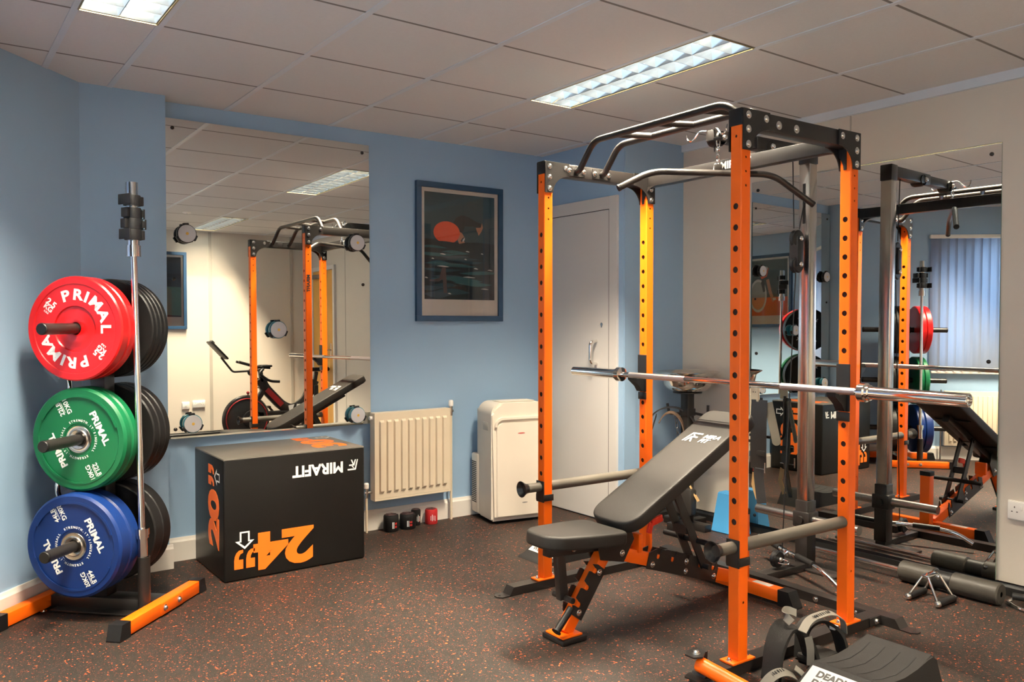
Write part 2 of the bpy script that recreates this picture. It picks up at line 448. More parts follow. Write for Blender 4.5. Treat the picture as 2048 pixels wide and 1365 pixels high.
# window with closed vertical blinds in the slanted wall
def MDp(x, y, z): return MD @ Vector((x, y, z))
R3 = MD.to_3x3()
fr = MB()
for a, b, z0, z1 in ((W0, W0 + 0.05, WZ0, WZ1), (W1 - 0.05, W1, WZ0, WZ1), (W0, W1, WZ0, WZ0 + 0.05), (W0, W1, WZ1 - 0.05, WZ1), ((W0 + W1) / 2 - 0.025, (W0 + W1) / 2 + 0.025, WZ0, WZ1)):
    fr.box(MDp((a + b) / 2, 0.11, (z0 + z1) / 2), (b - a, 0.05, z1 - z0), R3, 0.003)
win = struct(fr.build('window_1', WHITE, smooth=False))
MB().box(MDp((W0 + W1) / 2, 0.115, (WZ0 + WZ1) / 2), (W1 - W0 - 0.06, 0.006, WZ1 - WZ0 - 0.06), R3).build('window_glass', PGLASS, win, smooth=False)
MB().box(MDp((W0 + W1) / 2, 0.02, WZ0 - 0.012), (W1 - W0 + 0.02, 0.13, 0.024), R3, 0.004).build('window_sill', WHITE, win, smooth=False)
def blind_mat():
    m = bpy.data.materials.new('blind_fabric'); m.use_nodes = True
    nt = m.node_tree; b = nt.nodes['Principled BSDF']; out = nt.nodes['Material Output']
    b.inputs['Base Color'].default_value = (0.30, 0.33, 0.38, 1); b.inputs['Roughness'].default_value = 0.8
    tl = nt.nodes.new('ShaderNodeBsdfTranslucent'); tl.inputs['Color'].default_value = (0.34, 0.42, 0.55, 1)
    mx = nt.nodes.new('ShaderNodeMixShader'); mx.inputs[0].default_value = 0.45
    nt.links.new(b.outputs[0], mx.inputs[1]); nt.links.new(tl.outputs[0], mx.inputs[2]); nt.links.new(mx.outputs[0], out.inputs['Surface'])
    return m
BLIND = blind_mat()
bl = thing('vertical_blind', 'grey vertical slatted blind closed over the window above the radiator', 'window blind', MDp((W0 + W1) / 2, -0.04, WZ0))
Mi = Matrix.Translation(-Vector(bl.location))
def BP(x, y, z): return Mi @ MDp(x, y, z)
MB().box(BP((W0 + W1) / 2, -0.04, WZ1 + 0.02), (W1 - W0 + 0.08, 0.045, 0.035), R3, 0.004).build('head_rail', SOCK, bl)
NS = 10
for k in range(NS):
    xc = W0 - 0.02 + (k + 0.5) * (W1 - W0 + 0.04) / NS
    a = math.radians(24); hw = 0.047
    mb = MB(); q = []
    for t in (-1, -0.5, 0, 0.5, 1):
        q.append((xc + hw * t * math.cos(a), -0.04 + hw * t * math.sin(a) - 0.006 * (1 - t * t)))
    for (xa, ya), (xb, yb) in zip(q, q[1:]):
        mb.quad(BP(xa, ya, WZ0 + 0.035), BP(xb, yb, WZ0 + 0.035), BP(xb, yb, WZ1), BP(xa, ya, WZ1))
    mb.build('slat', BLIND, bl, angle=60)
    MB().box(BP(xc, -0.043, WZ0 + 0.024), (hw * 1.6, 0.004, 0.028), R3 @ Matrix.Rotation(a, 3, 'Z')).build('slat_weight', SOCK, bl)
mb = MB()
for k in range(NS - 1):
    xc = W0 - 0.02 + (k + 1) * (W1 - W0 + 0.04) / NS
    mb.tube([BP(xc - 0.03, -0.052, WZ0 + 0.02), BP(xc, -0.056, WZ0 + 0.005), BP(xc + 0.03, -0.052, WZ0 + 0.02)], 0.0022, 6)
mb.build('link_chain', SOCK, bl)
# daylight outside the window
c = MDp((W0 + W1) / 2, 0.30, (WZ0 + WZ1) / 2)
dl = area_light('daylight', c, (math.radians(90), 0, math.atan2(-dn.x, dn.y)), W1 - W0, WZ1 - WZ0, DAY_W, DAY_COL)
dl.rotation_euler = (Vector(-dn)).to_track_quat('-Z', 'Z').to_euler()

# an unseen window added as fill in the left wall (gives the cool side light on the ceiling)
V0, V1, VZ0, VZ1 = 0.35, 1.75, 0.90, 2.14
bpy.data.objects.remove(bpy.data.objects['wall_left'])
mb = MB()
for a, b, z0, z1 in ((YB - 0.1, V0, 0, H), (V1, D0[1], 0, H), (V0, V1, 0, VZ0), (V0, V1, VZ1, H)):
    mb.bx((XL - 0.1, a, z0), (XL, b, z1))
struct(mb.build('wall_left', WALLBLUE, smooth=False))
mb = MB()
for a, b, z0, z1 in ((V0, V0 + 0.05, VZ0, VZ1), (V1 - 0.05, V1, VZ0, VZ1), (V0, V1, VZ0, VZ0 + 0.05), (V0, V1, VZ1 - 0.05, VZ1), ((V0 + V1) / 2 - 0.03, (V0 + V1) / 2 + 0.03, VZ0, VZ1)):
    mb.bx((XL - 0.08, a, z0), (XL - 0.03, b, z1), 0.003)
struct(mb.build('fill_window', WHITE, smooth=False))
dl2 = area_light('fill_daylight', (XL - 0.2, (V0 + V1) / 2, (VZ0 + VZ1) / 2), (0, math.radians(-90), 0), VZ1 - VZ0, V1 - V0, DAY_W, DAY_COL)  # cool fill light behind the added window

# ------------------------------------------------------------------ luminaires
def luminaire(x0, x1, y0, y1, label):
    cx, cy = (x0 + x1) / 2, (y0 + y1) / 2
    t = thing('ceiling_light', label, 'ceiling light', (cx, cy, H), 0, 'recessed louvred ceiling lights')
    wx = (x1 - x0) / 2 - 0.014; wy = (y1 - y0) / 2 - 0.006
    MB().bx((-wx, -wy, 0.135), (wx, wy, 0.14)).bx((-wx - 0.003, -wy, 0), (-wx, wy, 0.135)).bx((wx, -wy, 0), (wx + 0.003, wy, 0.135)) \
        .bx((-wx, -wy - 0.003, 0), (wx, -wy, 0.135)).bx((-wx, wy, 0), (wx, wy + 0.003, 0.135)).build('housing', LHOUSE, t, smooth=False)
    f = MB()                                            # bright rim round the opening
    for a, b in (((-wx - 0.006, -wy), (-wx, wy)), ((wx, -wy), (wx + 0.006, wy)), ((-wx, -wy - 0.006), (wx, -wy)), ((-wx, wy), (wx, wy + 0.006))):
        f.bx((*a, -0.004), (*b, 0.004))
    f.build('rim', pm('rim_gold_edge', (0.42, 0.33, 0.17), 0.3, 0.6), t, smooth=False)
    lv = MB(); N = 11
    for xx in (0,):
        lv.prism([(-0.0015, 0), (0.0015, 0), (0.030, 0.090), (-0.030, 0.090)], 2 * wy, basis((xx, wy, 0.002), (1, 0, 0), (0, 0, 1)))
    for sx in (-1, 1):                                  # sloping side reflectors
        lv.prism([(sx * (wx - 0.001), 0), (sx * (wx - 0.004), 0), (sx * (wx - 0.030), 0.090), (sx * (wx - 0.001), 0.090)], 2 * wy, basis((0, wy, 0.002), (1, 0, 0), (0, 0, 1)))
    for k in range(N + 1):
        yy = -wy + k * 2 * wy / N
        lv.prism([(-0.001, 0), (0.001, 0), (0.013, 0.088), (-0.013, 0.088)], 2 * wx, basis((-wx, yy, 0.002), (0, 1, 0), (0, 0, 1)))
    lv.build('louvre', LOUV, t, smooth=False)
    for sx in (-1, 1):
        area_light('lamp_tube', (sx * wx / 2, 0, 0.112), (0, 0, 0), 0.028, wy * 1.9, LAMP_W / 2, LAMP_COL, t, 170)
    return t
luminaire(0.50, 0.80, YG[6], YG[8], 'louvred ceiling light above the weight plates, cut by the top edge of the photo')
luminaire(2.62, 2.92, YG[6], YG[8], 'louvred strip light in the ceiling over the orange power rack')
luminaire(2.62, 2.92, YG[1], YG[3], 'louvred ceiling light in front of the oak door, seen only in the mirrors')
luminaire(0.50, 0.80, YG[1], YG[3], 'louvred ceiling light near the front wall behind the camera')

# ------------------------------------------------------------------ wall mirrors
def mirror(name, label, c, n, x, w, h):
    """pane with centre c, room side normal n, horizontal axis x"""
    n = Vector(n).normalized(); z = Vector((0, 0, 1)); z = (z - n * z.dot(n)).normalized(); x = z.cross(n)
    M = Matrix((x, z, n)).transposed().to_4x4(); M.translation = Vector(c)
    t = thing(name, label, 'mirror', c); T = Matrix.Translation(-Vector(c)) @ M
    mb = MB(); mb.box((0, 0, -0.0031), (w, h, 0.006)); mb.bm.transform(T)
    mb.build('mirror_backing', pm('mirror_edge_glass', (0.16, 0.26, 0.22), 0.2), t, smooth=False)
    mb = MB(); mb.quad((-w / 2, -h / 2, 0), (w / 2, -h / 2, 0), (w / 2, h / 2, 0), (-w / 2, h / 2, 0)); mb.bm.transform(T)
    o = mb.build('mirror_glass', MIRROR, t, smooth=False)
    for fx in (-1, 1):
        for fz in ((-1, 0, 1) if h > 1.2 else (-1, 1)):
            mb = MB(); p = (fx * (w / 2 - 0.045), fz * (h / 2 - 0.05), 0)
            mb.lathe([(0.0095, 0), (0.0095, 0.003), (0.006, 0.006), (0, 0.007)], p, (0, 0, 1), 16); mb.bm.transform(T)
            mb.build('mirror_screw', pm('dark_dome_screw', (0.05, 0.045, 0.04), 0.25, 0.8), t)
    return t, T, M
nA = Vector((0.0003, -1, 0.0072)); cA = Vector((1.668, 4.584, 1.512))
mirA, TA, MA = mirror('wall_mirror', 'tall frameless mirror on the blue wall above the black box', cA, nA, None, 1.186, 1.70)
nD = Vector((-1, -0.0055, 0.0060)); cD = Vector((4.121, 2.483, 1.095))
mirD, TD, MDm = mirror('wall_mirror', 'wide frameless mirror on the cream wall behind the power rack', cD, nD, None, 1.415, 2.065)
# ------------------------------------------------------------------ power rack
RACK_RZ = math.radians(-1.4)
rack = thing('power_rack', 'orange and black power rack with pull-up bars in front of the right mirror', 'power rack', (2.359 * 1.02, 1.870 * 1.02, -0.0256), RACK_RZ)
rack.scale = (1.02,) * 3
ZB = 0.0257            # local height of the floor
T5 = 0.05; RW = 0.705; RD = 1.203; RH = 2.035
HZ = [1.693 - 0.075 * k for k in range(16)]           # adjustment holes
def post_mesh(z0, z1):
    """hollow 50 mm square tube with rows of round holes"""
    mb = MB(); bm = mb.bm; t = T5; e = 0.005; N = 16
    corners = [((0, 0), (t, 0)), ((t, 0), (t, t)), ((t, t), (0, t)), ((0, t), (0, 0))]
    for (ax, ay), (bx_, by_) in corners:
        u = Vector((bx_ - ax, by_ - ay, 0)).normalized(); nrm = Vector((u.y, -u.x, 0))
        big = abs(u.y) > 0.5                          # faces looking along x carry the big holes
        holes = [(z, 0.0115) for z in HZ] + [(1.94, 0.0055)] if big else [(z, 0.005) for z in (1.866, 1.816, 1.766, 0.28)]
        holes = sorted([h for h in holes if z0 + 0.02 < h[0] < z1 - 0.02])
        zs = [z0]
        for h, g in zip(holes, holes[1:]): zs.append((h[0] + g[0]) / 2)
        zs.append(z1)
        o = Vector((ax, ay, 0)) + u * e
        wdt = t - 2 * e
        for k, (hz, r) in enumerate(holes):
            za, zb = zs[k], zs[k + 1]
            # split long cells so that the ring stays near the hole
            la, lb = max(za, hz - 0.025), min(zb, hz + 0.025)
            V = lambda x, z: bm.verts.new(o + u * x + Vector((0, 0, z)))
            if la > za + 1e-4: bm.faces.new((V(0, za), V(wdt, za), V(wdt, la), V(0, la)))
            if lb < zb - 1e-4: bm.faces.new((V(0, lb), V(wdt, lb), V(wdt, zb), V(0, zb)))
            cx = wdt / 2; ring = []; inn = []; rec = []
            for i in range(N):
                a = 2 * PI * i / N + PI / N; ca, sa = math.cos(a), math.sin(a)
                ring.append(V(cx + r * ca, hz + r * sa))
                inn.append(bm.verts.new(o + u * (cx + r * ca) + Vector((0, 0, hz + r * sa)) - nrm * 0.003))
                hx = wdt / 2; hh = (lb - hz) if sa > 0 else (hz - la)
                s = min(hx / abs(ca) if abs(ca) > 1e-6 else 9, hh / abs(sa) if abs(sa) > 1e-6 else 9)
                rec.append(V(cx + ca * s, hz + sa * s))
            for i in range(N):
                j = (i + 1) % N
                bm.faces.new((ring[i], ring[j], rec[j], rec[i])); bm.faces.new((ring[j], ring[i], inn[i], inn[j]))
                a0, a1 = rec[i].co, rec[j].co            # corner triangles
                d0 = (a0 - a1); xs_ = [abs((p - o).dot(u)) for p in (a0, a1)]
                if abs(d0.dot(u)) > 1e-5 and abs(d0.z) > 1e-5:
                    x_c = wdt if xs_[0] > cx or xs_[1] > cx else 0
                    z_c = lb if (a0.z + a1.z) / 2 > hz else la
                    bm.faces.new((rec[i], rec[j], V(x_c, z_c)))
    for (cx, cy), s0 in (((e, e), PI), ((t - e, e), 1.5 * PI), ((t - e, t - e), 0), ((e, t - e), 0.5 * PI)):
        pr = None
        for k in range(5):
            a = s0 + k * PI / 8; x = cx + e * math.cos(a); y = cy + e * math.sin(a)
            q = (bm.verts.new((x, y, z0)), bm.verts.new((x, y, z1)))
            if pr: bm.faces.new((pr[0], q[0], q[1], pr[1]))
            pr = q
    bmesh.ops.remove_doubles(bm, verts=bm.verts, dist=0.0002)
    return mb
def bolt(mb, p, d, r=0.0095, h=0.007, washer=0.014):
    p = Vector(p); d = Vector(d)
    mb.lathe([(washer, 0), (washer, 0.0015), (r, 0.0018), (r, h * 0.5), (r * 0.8, h * 0.85), (r * 0.45, h), (0, h)], p, d, 14)
p0 = post_mesh(0.072, RH - 0.002).build('upright', ORANGE, rack, smooth=False)
PX = {0: (0, 0), 1: (RW - T5, 0), 2: (0, RD - T5), 3: (RW - T5, RD - T5)}
posts = [p0]
for k in (1, 2, 3):
    c = p0.copy(); COL.objects.link(c); c.parent = rack; c.location = (*PX[k], 0); posts.append(c)
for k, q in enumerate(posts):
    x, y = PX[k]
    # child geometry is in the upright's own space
    MB().bx((0.0065, 0.0065, 0.08), (T5 - 0.0065, T5 - 0.0065, RH - 0.06)).build('inner_shade_box', pm('tube_inner_shade', (0.030, 0.010, 0.006), 0.8), q, smooth=False)  # dark box added in the tube, standing in for shade behind the holes
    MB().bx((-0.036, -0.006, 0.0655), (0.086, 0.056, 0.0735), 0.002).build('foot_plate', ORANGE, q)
    mb = MB()
    for bx_ in (-0.021, 0.071): bolt(mb, (bx_, 0.025, 0.0735), (0, 0, 1), 0.007, 0.012, 0.011)
    mb.split('foot_bolt', ZINC, q)
    sx = 1 if x < 0.3 else -1; sy = -1 if y < 0.3 else -1
    # top cap and corner gussets
    MB().bx((-0.003, -0.003, RH - 0.058), (T5 + 0.003, T5 + 0.003, RH + 0.002), 0.002).build('top_cap', BLKP, q)
    x0 = 0 if sx > 0 else T5
    poly = [(0, RH), (0, RH - 0.145), (0.046, RH - 0.145)]
    for i in range(9):
        a = i / 8 * PI / 2; poly.append((0.046 + 0.098 * (1 - math.cos(a)), RH - 0.145 + 0.083 * math.sin(a)))
    poly += [(0.144, RH)]
    mb = MB()
    for yf in (-0.0085, T5 + 0.0035):
        M = Matrix(((sx, 0, 0, x0), (0, 0, 1, yf), (0, 1, 0, 0), (0, 0, 0, 1)))
        mb.prism(poly, 0.005, M)
    mb.split('gusset_plate', BLKM, q, smooth=False)
    mb = MB()
    for bz in (RH - 0.022, RH - 0.072, RH - 0.125):
        for yy, dy in ((-0.0085, -1), (T5 + 0.0085, 1)): bolt(mb, (x0 + sx * 0.026, yy, bz), (0, dy, 0))
    for yy, dy in ((-0.0085, -1), (T5 + 0.0085, 1)): bolt(mb, (x0 + sx * 0.122, yy, RH - 0.024), (0, dy, 0))
    mb.split('gusset_bolt', ZINC, q)
text_part('maker_name', 'MIRAFIT', 0.036, INK, basis((T5 / 2, T5 + 0.0004, 1.60), (0, 0, -1), (-1, 0, 0)), posts[2], offset=0.03)
# gussets joining the right hand side beam (y direction), seen from the room
for k in (1, 3):
    q = posts[k]; s = 1 if k == 1 else -1; y0 = T5 if k == 1 else 0
    poly = [(0, RH - 0.062), (0, RH - 0.145), (0.012, RH - 0.145)]
    for i in range(9):
        a = i / 8 * PI / 2; poly.append((0.012 + 0.09 * (1 - math.cos(a)), RH - 0.145 + 0.083 * math.sin(a)))
    M = Matrix(((0, 0, 1, -0.004), (s, 0, 0, y0 if k == 1 else 0), (0, 1, 0, 0), (0, 0, 0, 1)))
    MB().prism([(a - 0.03, b) for a, b in poly], 0.004, M).build('side_gusset', BLKM, q, smooth=False)
# top beams
for y in (0, RD - T5):
    MB().bx((T5 - 0.01, y - 0.003, RH - 0.062), (RW - T5 + 0.01, y + T5 + 0.003, RH - 0.001), 0.003).build('top_beam', BLKM, rack)
sb = MB().bx((RW - T5 + 0.001, T5, RH - 0.062), (RW - 0.001, RD - T5, RH - 0.001), 0.003).build('side_beam', BLKM, rack)
Mx = basis((RW - T5 + 0.001, 0.600, RH - 0.031), (0, -1, 0), (0, 0, 1))
lg = MB()
ML = Mx @ Matrix.Translation((-0.115, -0.018, 0)) @ Matrix.Diagonal((0.042, 0.036, 1, 1))
for p in logo_polys(): lg.prism(p, 0.0006, ML)
lg.build('maker_logo', PRINT, sb, smooth=False)
text_part('maker_name', 'MIRAFIT', 0.048, PRINT, Mx @ Matrix.Translation((0.018, 0, 0)), sb, offset=0.03)
# pull-up bar unit: two long rails with three rungs
pu = MB()
def railpts(x): return arc([(x, RD - T5 - 0.008, RH - 0.032), (x, RD - T5 - 0.03, RH - 0.028), (x, 1.02, 2.128), (x, 0.24, 2.128), (x, T5 + 0.03, RH - 0.028), (x, T5 + 0.006, RH - 0.032)], 0.05, 6)
for x in (0.188, 0.345): pu.tube(railpts(x), 0.0150, 14)
for y in (0.845, 0.59, 0.335): pu.cyl((0.188, y + 0.02, 2.128), (0.345, y - 0.05, 2.128), 0.014, seg=14)
pu.build('pull_up_bars', BLKM, rack)
mb = MB()
for x in (0.188, 0.345):
    mb.bx((x - 0.055, RD - T5 - 0.008, RH - 0.055), (x + 0.055, RD - T5 - 0.003, RH - 0.008), 0.001)
    mb.bx((x - 0.055, T5 + 0.003, RH - 0.055), (x + 0.055, T5 + 0.008, RH - 0.008), 0.001)
mb.split('bar_flange', BLKM, rack, smooth=False)
mb = MB()
for x in (0.142, 0.232, 0.300, 0.391): bolt(mb, (x, RD - T5 - 0.008, RH - 0.031), (0, -1, 0), 0.0105, 0.010)
for x, r in ((0.200, 0.016), (0.302, 0.016)): bolt(mb, (x, -0.003, RH - 0.036), (0, -1, 0), r * 0.6, 0.007, r)
mb.split('bar_bolt', ZINC, rack)
# base rails along x with raked ends and foot pads
for y in (-0.005, RD - T5 - 0.005):
    mb = MB()
    M = Matrix(((1, 0, 0, 0), (0, 0, 1, y), (0, 1, 0, 0), (0, 0, 0, 1)))
    poly = [(-0.200, ZB), (-0.175, 0.065), (0.874, 0.065), (0.874, ZB)]
    mb.prism(poly, 0.06, M); r = mb.build('base_rail', BLKM, rack, smooth=False)
    for x0, x1 in ((-0.255, -0.19),):
        m2 = MB(); xm = x0 if x0 < 0 else x1
        pl = [(x1, 0), (x1, 0.06), (x0 + 0.018, 0.06), (x0, 0.042), (x0, 0.018), (x0 + 0.018, 0)] if x0 < 0 else [(x0, 0), (x0, 0.06), (x1 - 0.018, 0.06), (x1, 0.042), (x1, 0.018), (x1 - 0.018, 0)]
        m2.prism(pl, 0.005, Matrix.Translation((0, y, ZB)))
        m2.build('foot_pad', BLKM, r, smooth=False)
        hx = (x0 + 0.02) if x0 < 0 else (x1 - 0.02)
        MB().cyl((hx, y + 0.03, ZB + 0.0045), (hx, y + 0.03, ZB + 0.0058), 0.006, seg=12).build('anchor_hole', DARK, r)
M = Matrix(((0, 0, 1, 0.875), (1, 0, 0, 0), (0, 1, 0, 0), (0, 0, 0, 1)))
sr_ = MB().prism([(-0.098, ZB), (-0.072, 0.065), (RD + 0.065, 0.065), (RD + 0.090, ZB)], 0.06, M).build('side_rail', BLKM, rack, smooth=False)
for y0, y1 in ((-0.158, -0.090), (RD + 0.082, RD + 0.150)):
    pl = [(0.875, y1 if y0 < 0 else y0), (0.935, y1 if y0 < 0 else y0), (0.935, y0 + 0.018 if y0 < 0 else y1 - 0.018), (0.917, y0 if y0 < 0 else y1), (0.893, y0 if y0 < 0 else y1), (0.875, y0 + 0.018 if y0 < 0 else y1 - 0.018)]
    MB().prism(pl, 0.005, Matrix.Translation((0, 0, ZB))).build('foot_pad', BLKM, sr_, smooth=False)
    yy = y0 + 0.02 if y0 < 0 else y1 - 0.02
    MB().cyl((0.905, yy, ZB + 0.0045), (0.905, yy, ZB + 0.0058), 0.006, seg=12).build('anchor_hole', DARK, sr_)
MB().bx((0.80, -0.010, 0.030), (0.878, -0.0052, 0.064), 0.001).bx((0.87, 0.062, 0.028), (0.875, 0.16, 0.063), 0.001).split('corner_bracket', BLKM, rack, smooth=False)
mb = MB()
for y in (0.10, 0.30, 0.46, 1.05): bolt(mb, (0.875, y, 0.046), (-1, 0, 0), 0.009, 0.010)
bolt(mb, (0.845, -0.0101, 0.046), (0, -1, 0), 0.010, 0.010)
mb.split('rail_bolt', ZINC, rack)
# safety bars
for y, z in ((0.025, 0.478), (RD - 0.025, 0.505)):
    s = MB().cyl((-0.085, y, z), (-0.004, y, z), 0.0215, seg=28).cyl((T5 + 0.001, y, z), (RW - T5 - 0.002, y, z), 0.0235, seg=28).build('safety_bar', FOAM, rack)
    MB().lathe([(0.020, 0.0), (0.0225, 0.0), (0.024, -0.010), (0.037, -0.032), (0.038, -0.034), (0.0355, -0.034), (0.020, -0.012), (0.0, -0.010)], (-0.080, y, z), (1, 0, 0), 32).build('flared_end', BLKM, s)
    MB().bx((-0.0065, y - 0.029, z - 0.072), (-0.0005, y + 0.029, z + 0.028), 0.002).bx((-0.0065, y - 0.0305, z - 0.066), (T5 + 0.003, y - 0.0255, z - 0.036), 0.001) \
        .bx((-0.0065, y + 0.0255, z - 0.066), (T5 + 0.003, y + 0.0305, z - 0.036), 0.001).build('pin_bracket', BLKM, s)
# j hooks carrying the barbell (on the room side of the far uprights)
for y in (0.025, RD - 0.025):
    z = 1.0; xf = RW - T5 - 0.001
    j = MB()
    j.bx((xf - 0.006, y - 0.030, z - 0.075), (xf, y + 0.030, z + 0.115), 0.002)
    M = Matrix(((1, 0, 0, xf), (0, 0, 1, y - 0.020), (0, 1, 0, z), (0, 0, 0, 1)))
    j.prism([(-0.005, -0.072), (-0.022, -0.072), (-0.040, -0.045), (-0.082, -0.012), (-0.086, 0.018), (-0.070, 0.020), (-0.058, -0.006), (-0.005, -0.006)], 0.040, M)
    jo = j.build('j_hook', BLKP, rack)
    MB().bx((xf - 0.004, y - 0.029, z - 0.115), (xf + T5 + 0.004, y + 0.029, z - 0.078) if False else (xf + 0.001, y + 0.029, z - 0.078), 0.001).build('hook_pin', BLKM, jo)
# cable tower on the mirror side
TX, TY = 1.290, 0.652                                   # centre, rack space
MB().bx((0.936, TY - 0.03, ZB), (TX + 0.03, TY + 0.03, 0.062), 0.003).build('tower_base_rail', BLKM, rack)
MB().bx((TX - 0.045, TY - 0.20, ZB), (TX + 0.045, TY + 0.20, 0.038), 0.004).build('tower_foot', BLKM, rack)
MB().bx((TX - 0.036, TY - 0.036, 0.056), (TX + 0.036, TY + 0.036, 0.378), 0.004).build('tower_sleeve', BLKM, rack)
tu = MB().bx((TX - 0.031, TY - 0.031, 0.378), (TX + 0.031, TY + 0.031, 2.079), 0.004).build('tower_upright', pm('satin_chrome_tube', (0.60, 0.56, 0.52), 0.22, 1.0), rack)
MB().bx((TX - 0.0322, TY - 0.008, 1.78), (TX - 0.0312, TY + 0.008, 1.98), 0.0).build('cable_slot', DARK, tu)
MB().bx((TX - 0.034, TY - 0.034, 2.079), (TX + 0.034, TY + 0.034, 2.168), 0.004).build('tower_head', BLKM, rack)
# weight pins
pn = MB()
for s in (-1, 1):
    pn.cyl((TX, TY + s * 0.03, 0.281), (TX, TY + s * 0.30, 0.281), 0.024, seg=24)
pn.build('weight_pin', STEEL, rack)
MB().box((TX, TY, 0.281), (0.085, 0.10, 0.085), None, 0.01).cyl((TX - 0.055, TY, 0.281), (TX + 0.055, TY, 0.281), 0.02).build('weight_carriage', BLKM, rack)
ARMZ = 2.133
MB().bx((0.860, TY - 0.030, ARMZ - 0.030), (TX + 0.034, TY + 0.030, ARMZ + 0.030), 0.004).build('arm_sleeve', BLKM, rack)
MB().bx((0.565, TY - 0.025, ARMZ - 0.025), (0.860, TY + 0.025, ARMZ + 0.025), 0.004).build('arm', BLKM, rack)
mb = MB()
for x in (0.61, 0.95): mb.lathe([(0.030, -0.034), (0.036, -0.02), (0.036, 0.02), (0.030, 0.034), (0, 0.034)], (x, TY, ARMZ - 0.012), (0, 1, 0), 24)
mb.split('arm_pulley', BLKP, rack)
mb = MB()
for x in (0.61, 0.95): bolt(mb, (x, TY - 0.046, ARMZ - 0.012), (0, -1, 0), 0.012, 0.012, 0.014)
mb.split('pulley_bolt', ZINC, rack)
# hooks welded to the arm's end
hk = MB()
for s in (-1, 1):
    hk.tube(arc([(0.565, TY + s * 0.020, ARMZ + 0.022), (0.550, TY + s * 0.05, ARMZ + 0.026), (0.542, TY + s * 0.085, ARMZ - 0.015), (0.540, TY + s * 0.115, ARMZ - 0.010), (0.540, TY + s * 0.12, ARMZ + 0.025)], 0.02, 5), 0.0045, 10)
hk.build('bar_storage_hook', CHROME, rack)
# cables and the travelling double pulley
for q_ in ([(0.595, TY, ARMZ - 0.03), (0.595, TY, 2.06)], [(1.165, TY, ARMZ - 0.03), (1.178, TY, 1.75)], [(1.262, TY, 1.90), (1.222, TY, 1.75)], [(1.195, TY, 1.53), (1.100, TY, 0.10)]):
    MB().tube(q_, 0.0028, 8).build('cable', BLKP, rack)
dp = MB()
for z in (1.700, 1.572): dp.lathe([(0, -0.018), (0.036, -0.018), (0.043, -0.012), (0.036, 0), (0.043, 0.012), (0.036, 0.018), (0, 0.018)], (1.20, TY, z), (0, 1, 0), 28)
dp.bx((1.176, TY - 0.026, 1.56), (1.224, TY + 0.026, 1.71), 0.004)
dpo = dp.build('travelling_pulley', BLKP, rack)
mb = MB()
for z in (1.700, 1.572): mb.sphere((1.20, TY - 0.028, z), 0.013, (1, 0.6, 1)); mb.sphere((1.20, TY + 0.028, z), 0.013, (1, 0.6, 1))
mb.split('pulley_axle', ZINC, dpo)
# low pulley on the base rail
lp = MB().lathe([(0, -0.016), (0.036, -0.016), (0.043, -0.010), (0.036, 0), (0.043, 0.010), (0.036, 0.016), (0, 0.016)], (1.065, TY, 0.112), (0, 1, 0), 28).build('low_pulley', BLKP, rack)
MB().sphere((1.065, TY - 0.02, 0.112), 0.012).sphere((1.065, TY + 0.02, 0.112), 0.012).split('pulley_axle', ZINC, lp)

# ------------------------------------------------------------------ landmine sleeve pinned to the rack's front foot
lm = thing('landmine_sleeve', 'orange landmine tube with black end cap on the front left foot of the power rack', 'landmine attachment', (2.19 * 1.02, 1.86 * 1.02, -0.0256))
lm.scale = (1.02,) * 3
lt = MB().cyl((-0.005, 0.04, 0.098), (0.010, -0.150, 0.072), 0.0265, seg=28).build('sleeve_tube', ORANGE, lm)
MB().cyl((0.0100, -0.150, 0.072), (0.0108, -0.162, 0.0705), 0.0275, seg=28).build('end_cap', BLKP, lm)
MB().prism([(-0.03, -0.02), (0.0, -0.035), (0.05, -0.005), (0.05, 0.03), (0.0, 0.042), (-0.03, 0.02)], 0.005, Matrix.Translation((-0.02, 0.045, 0.130))) \
    .prism([(-0.03, -0.03), (0.03, -0.04), (0.05, -0.005), (0.05, 0.03), (0.0, 0.042), (-0.03, 0.03)], 0.006, Matrix.Translation((-0.02, 0.035, 0.052))) \
    .bx((0.026, 0.035, 0.05), (0.034, 0.075, 0.135), 0.001).bx((-0.03, 0.0, ZB), (0.03, 0.06, 0.05), 0.004).build('swivel_bracket', BLKM, lm, smooth=False)
mb = MB(); bolt(mb, (-0.015, 0.045, 0.135), (0, 0, 1), 0.012, 0.012, 0.015); mb.build('pivot_bolt', ZINC, lm)
# ------------------------------------------------------------------ olympic barbell on the hooks
bb = thing('barbell', 'chrome olympic barbell resting across the hooks of the power rack', 'barbell', (2.949 * 1.02, 2.42 * 1.02, 1.28 - 0.267 * 1.02), math.radians(-0.9))
bb.scale = (1.02,) * 3
MB().cyl((0, -0.66, 0), (0, 0.68, 0), 0.0140, seg=24).build('shaft', CHROME, bb)
MB().cyl((0, -0.64, 0), (0, -0.30, 0), 0.0146, seg=24).cyl((0, 0.24, 0), (0, 0.62, 0), 0.0146, seg=24).split('knurling', pm('knurled_steel', (0.62, 0.58, 0.58), 0.28, 1.0, bump=(1500, 0.3)), bb)
for s, a, b in ((-1, -0.655, -1.066), (1, 0.675, 1.066)):
    MB().lathe([(0.0, 0), (0.020, 0), (0.036, 0.004), (0.037, 0.030), (0.030, 0.034), (0.030, 0.045), (0.0245, 0.048), (0.0245, abs(b - a) - 0.002), (0.022, abs(b - a)), (0.018, abs(b - a)), (0.018, abs(b - a) - 0.012), (0.006, abs(b - a) - 0.014), (0.0, abs(b - a) - 0.006)], (0, a, 0), (0, s, 0), 40).build('sleeve', CHROME, bb)

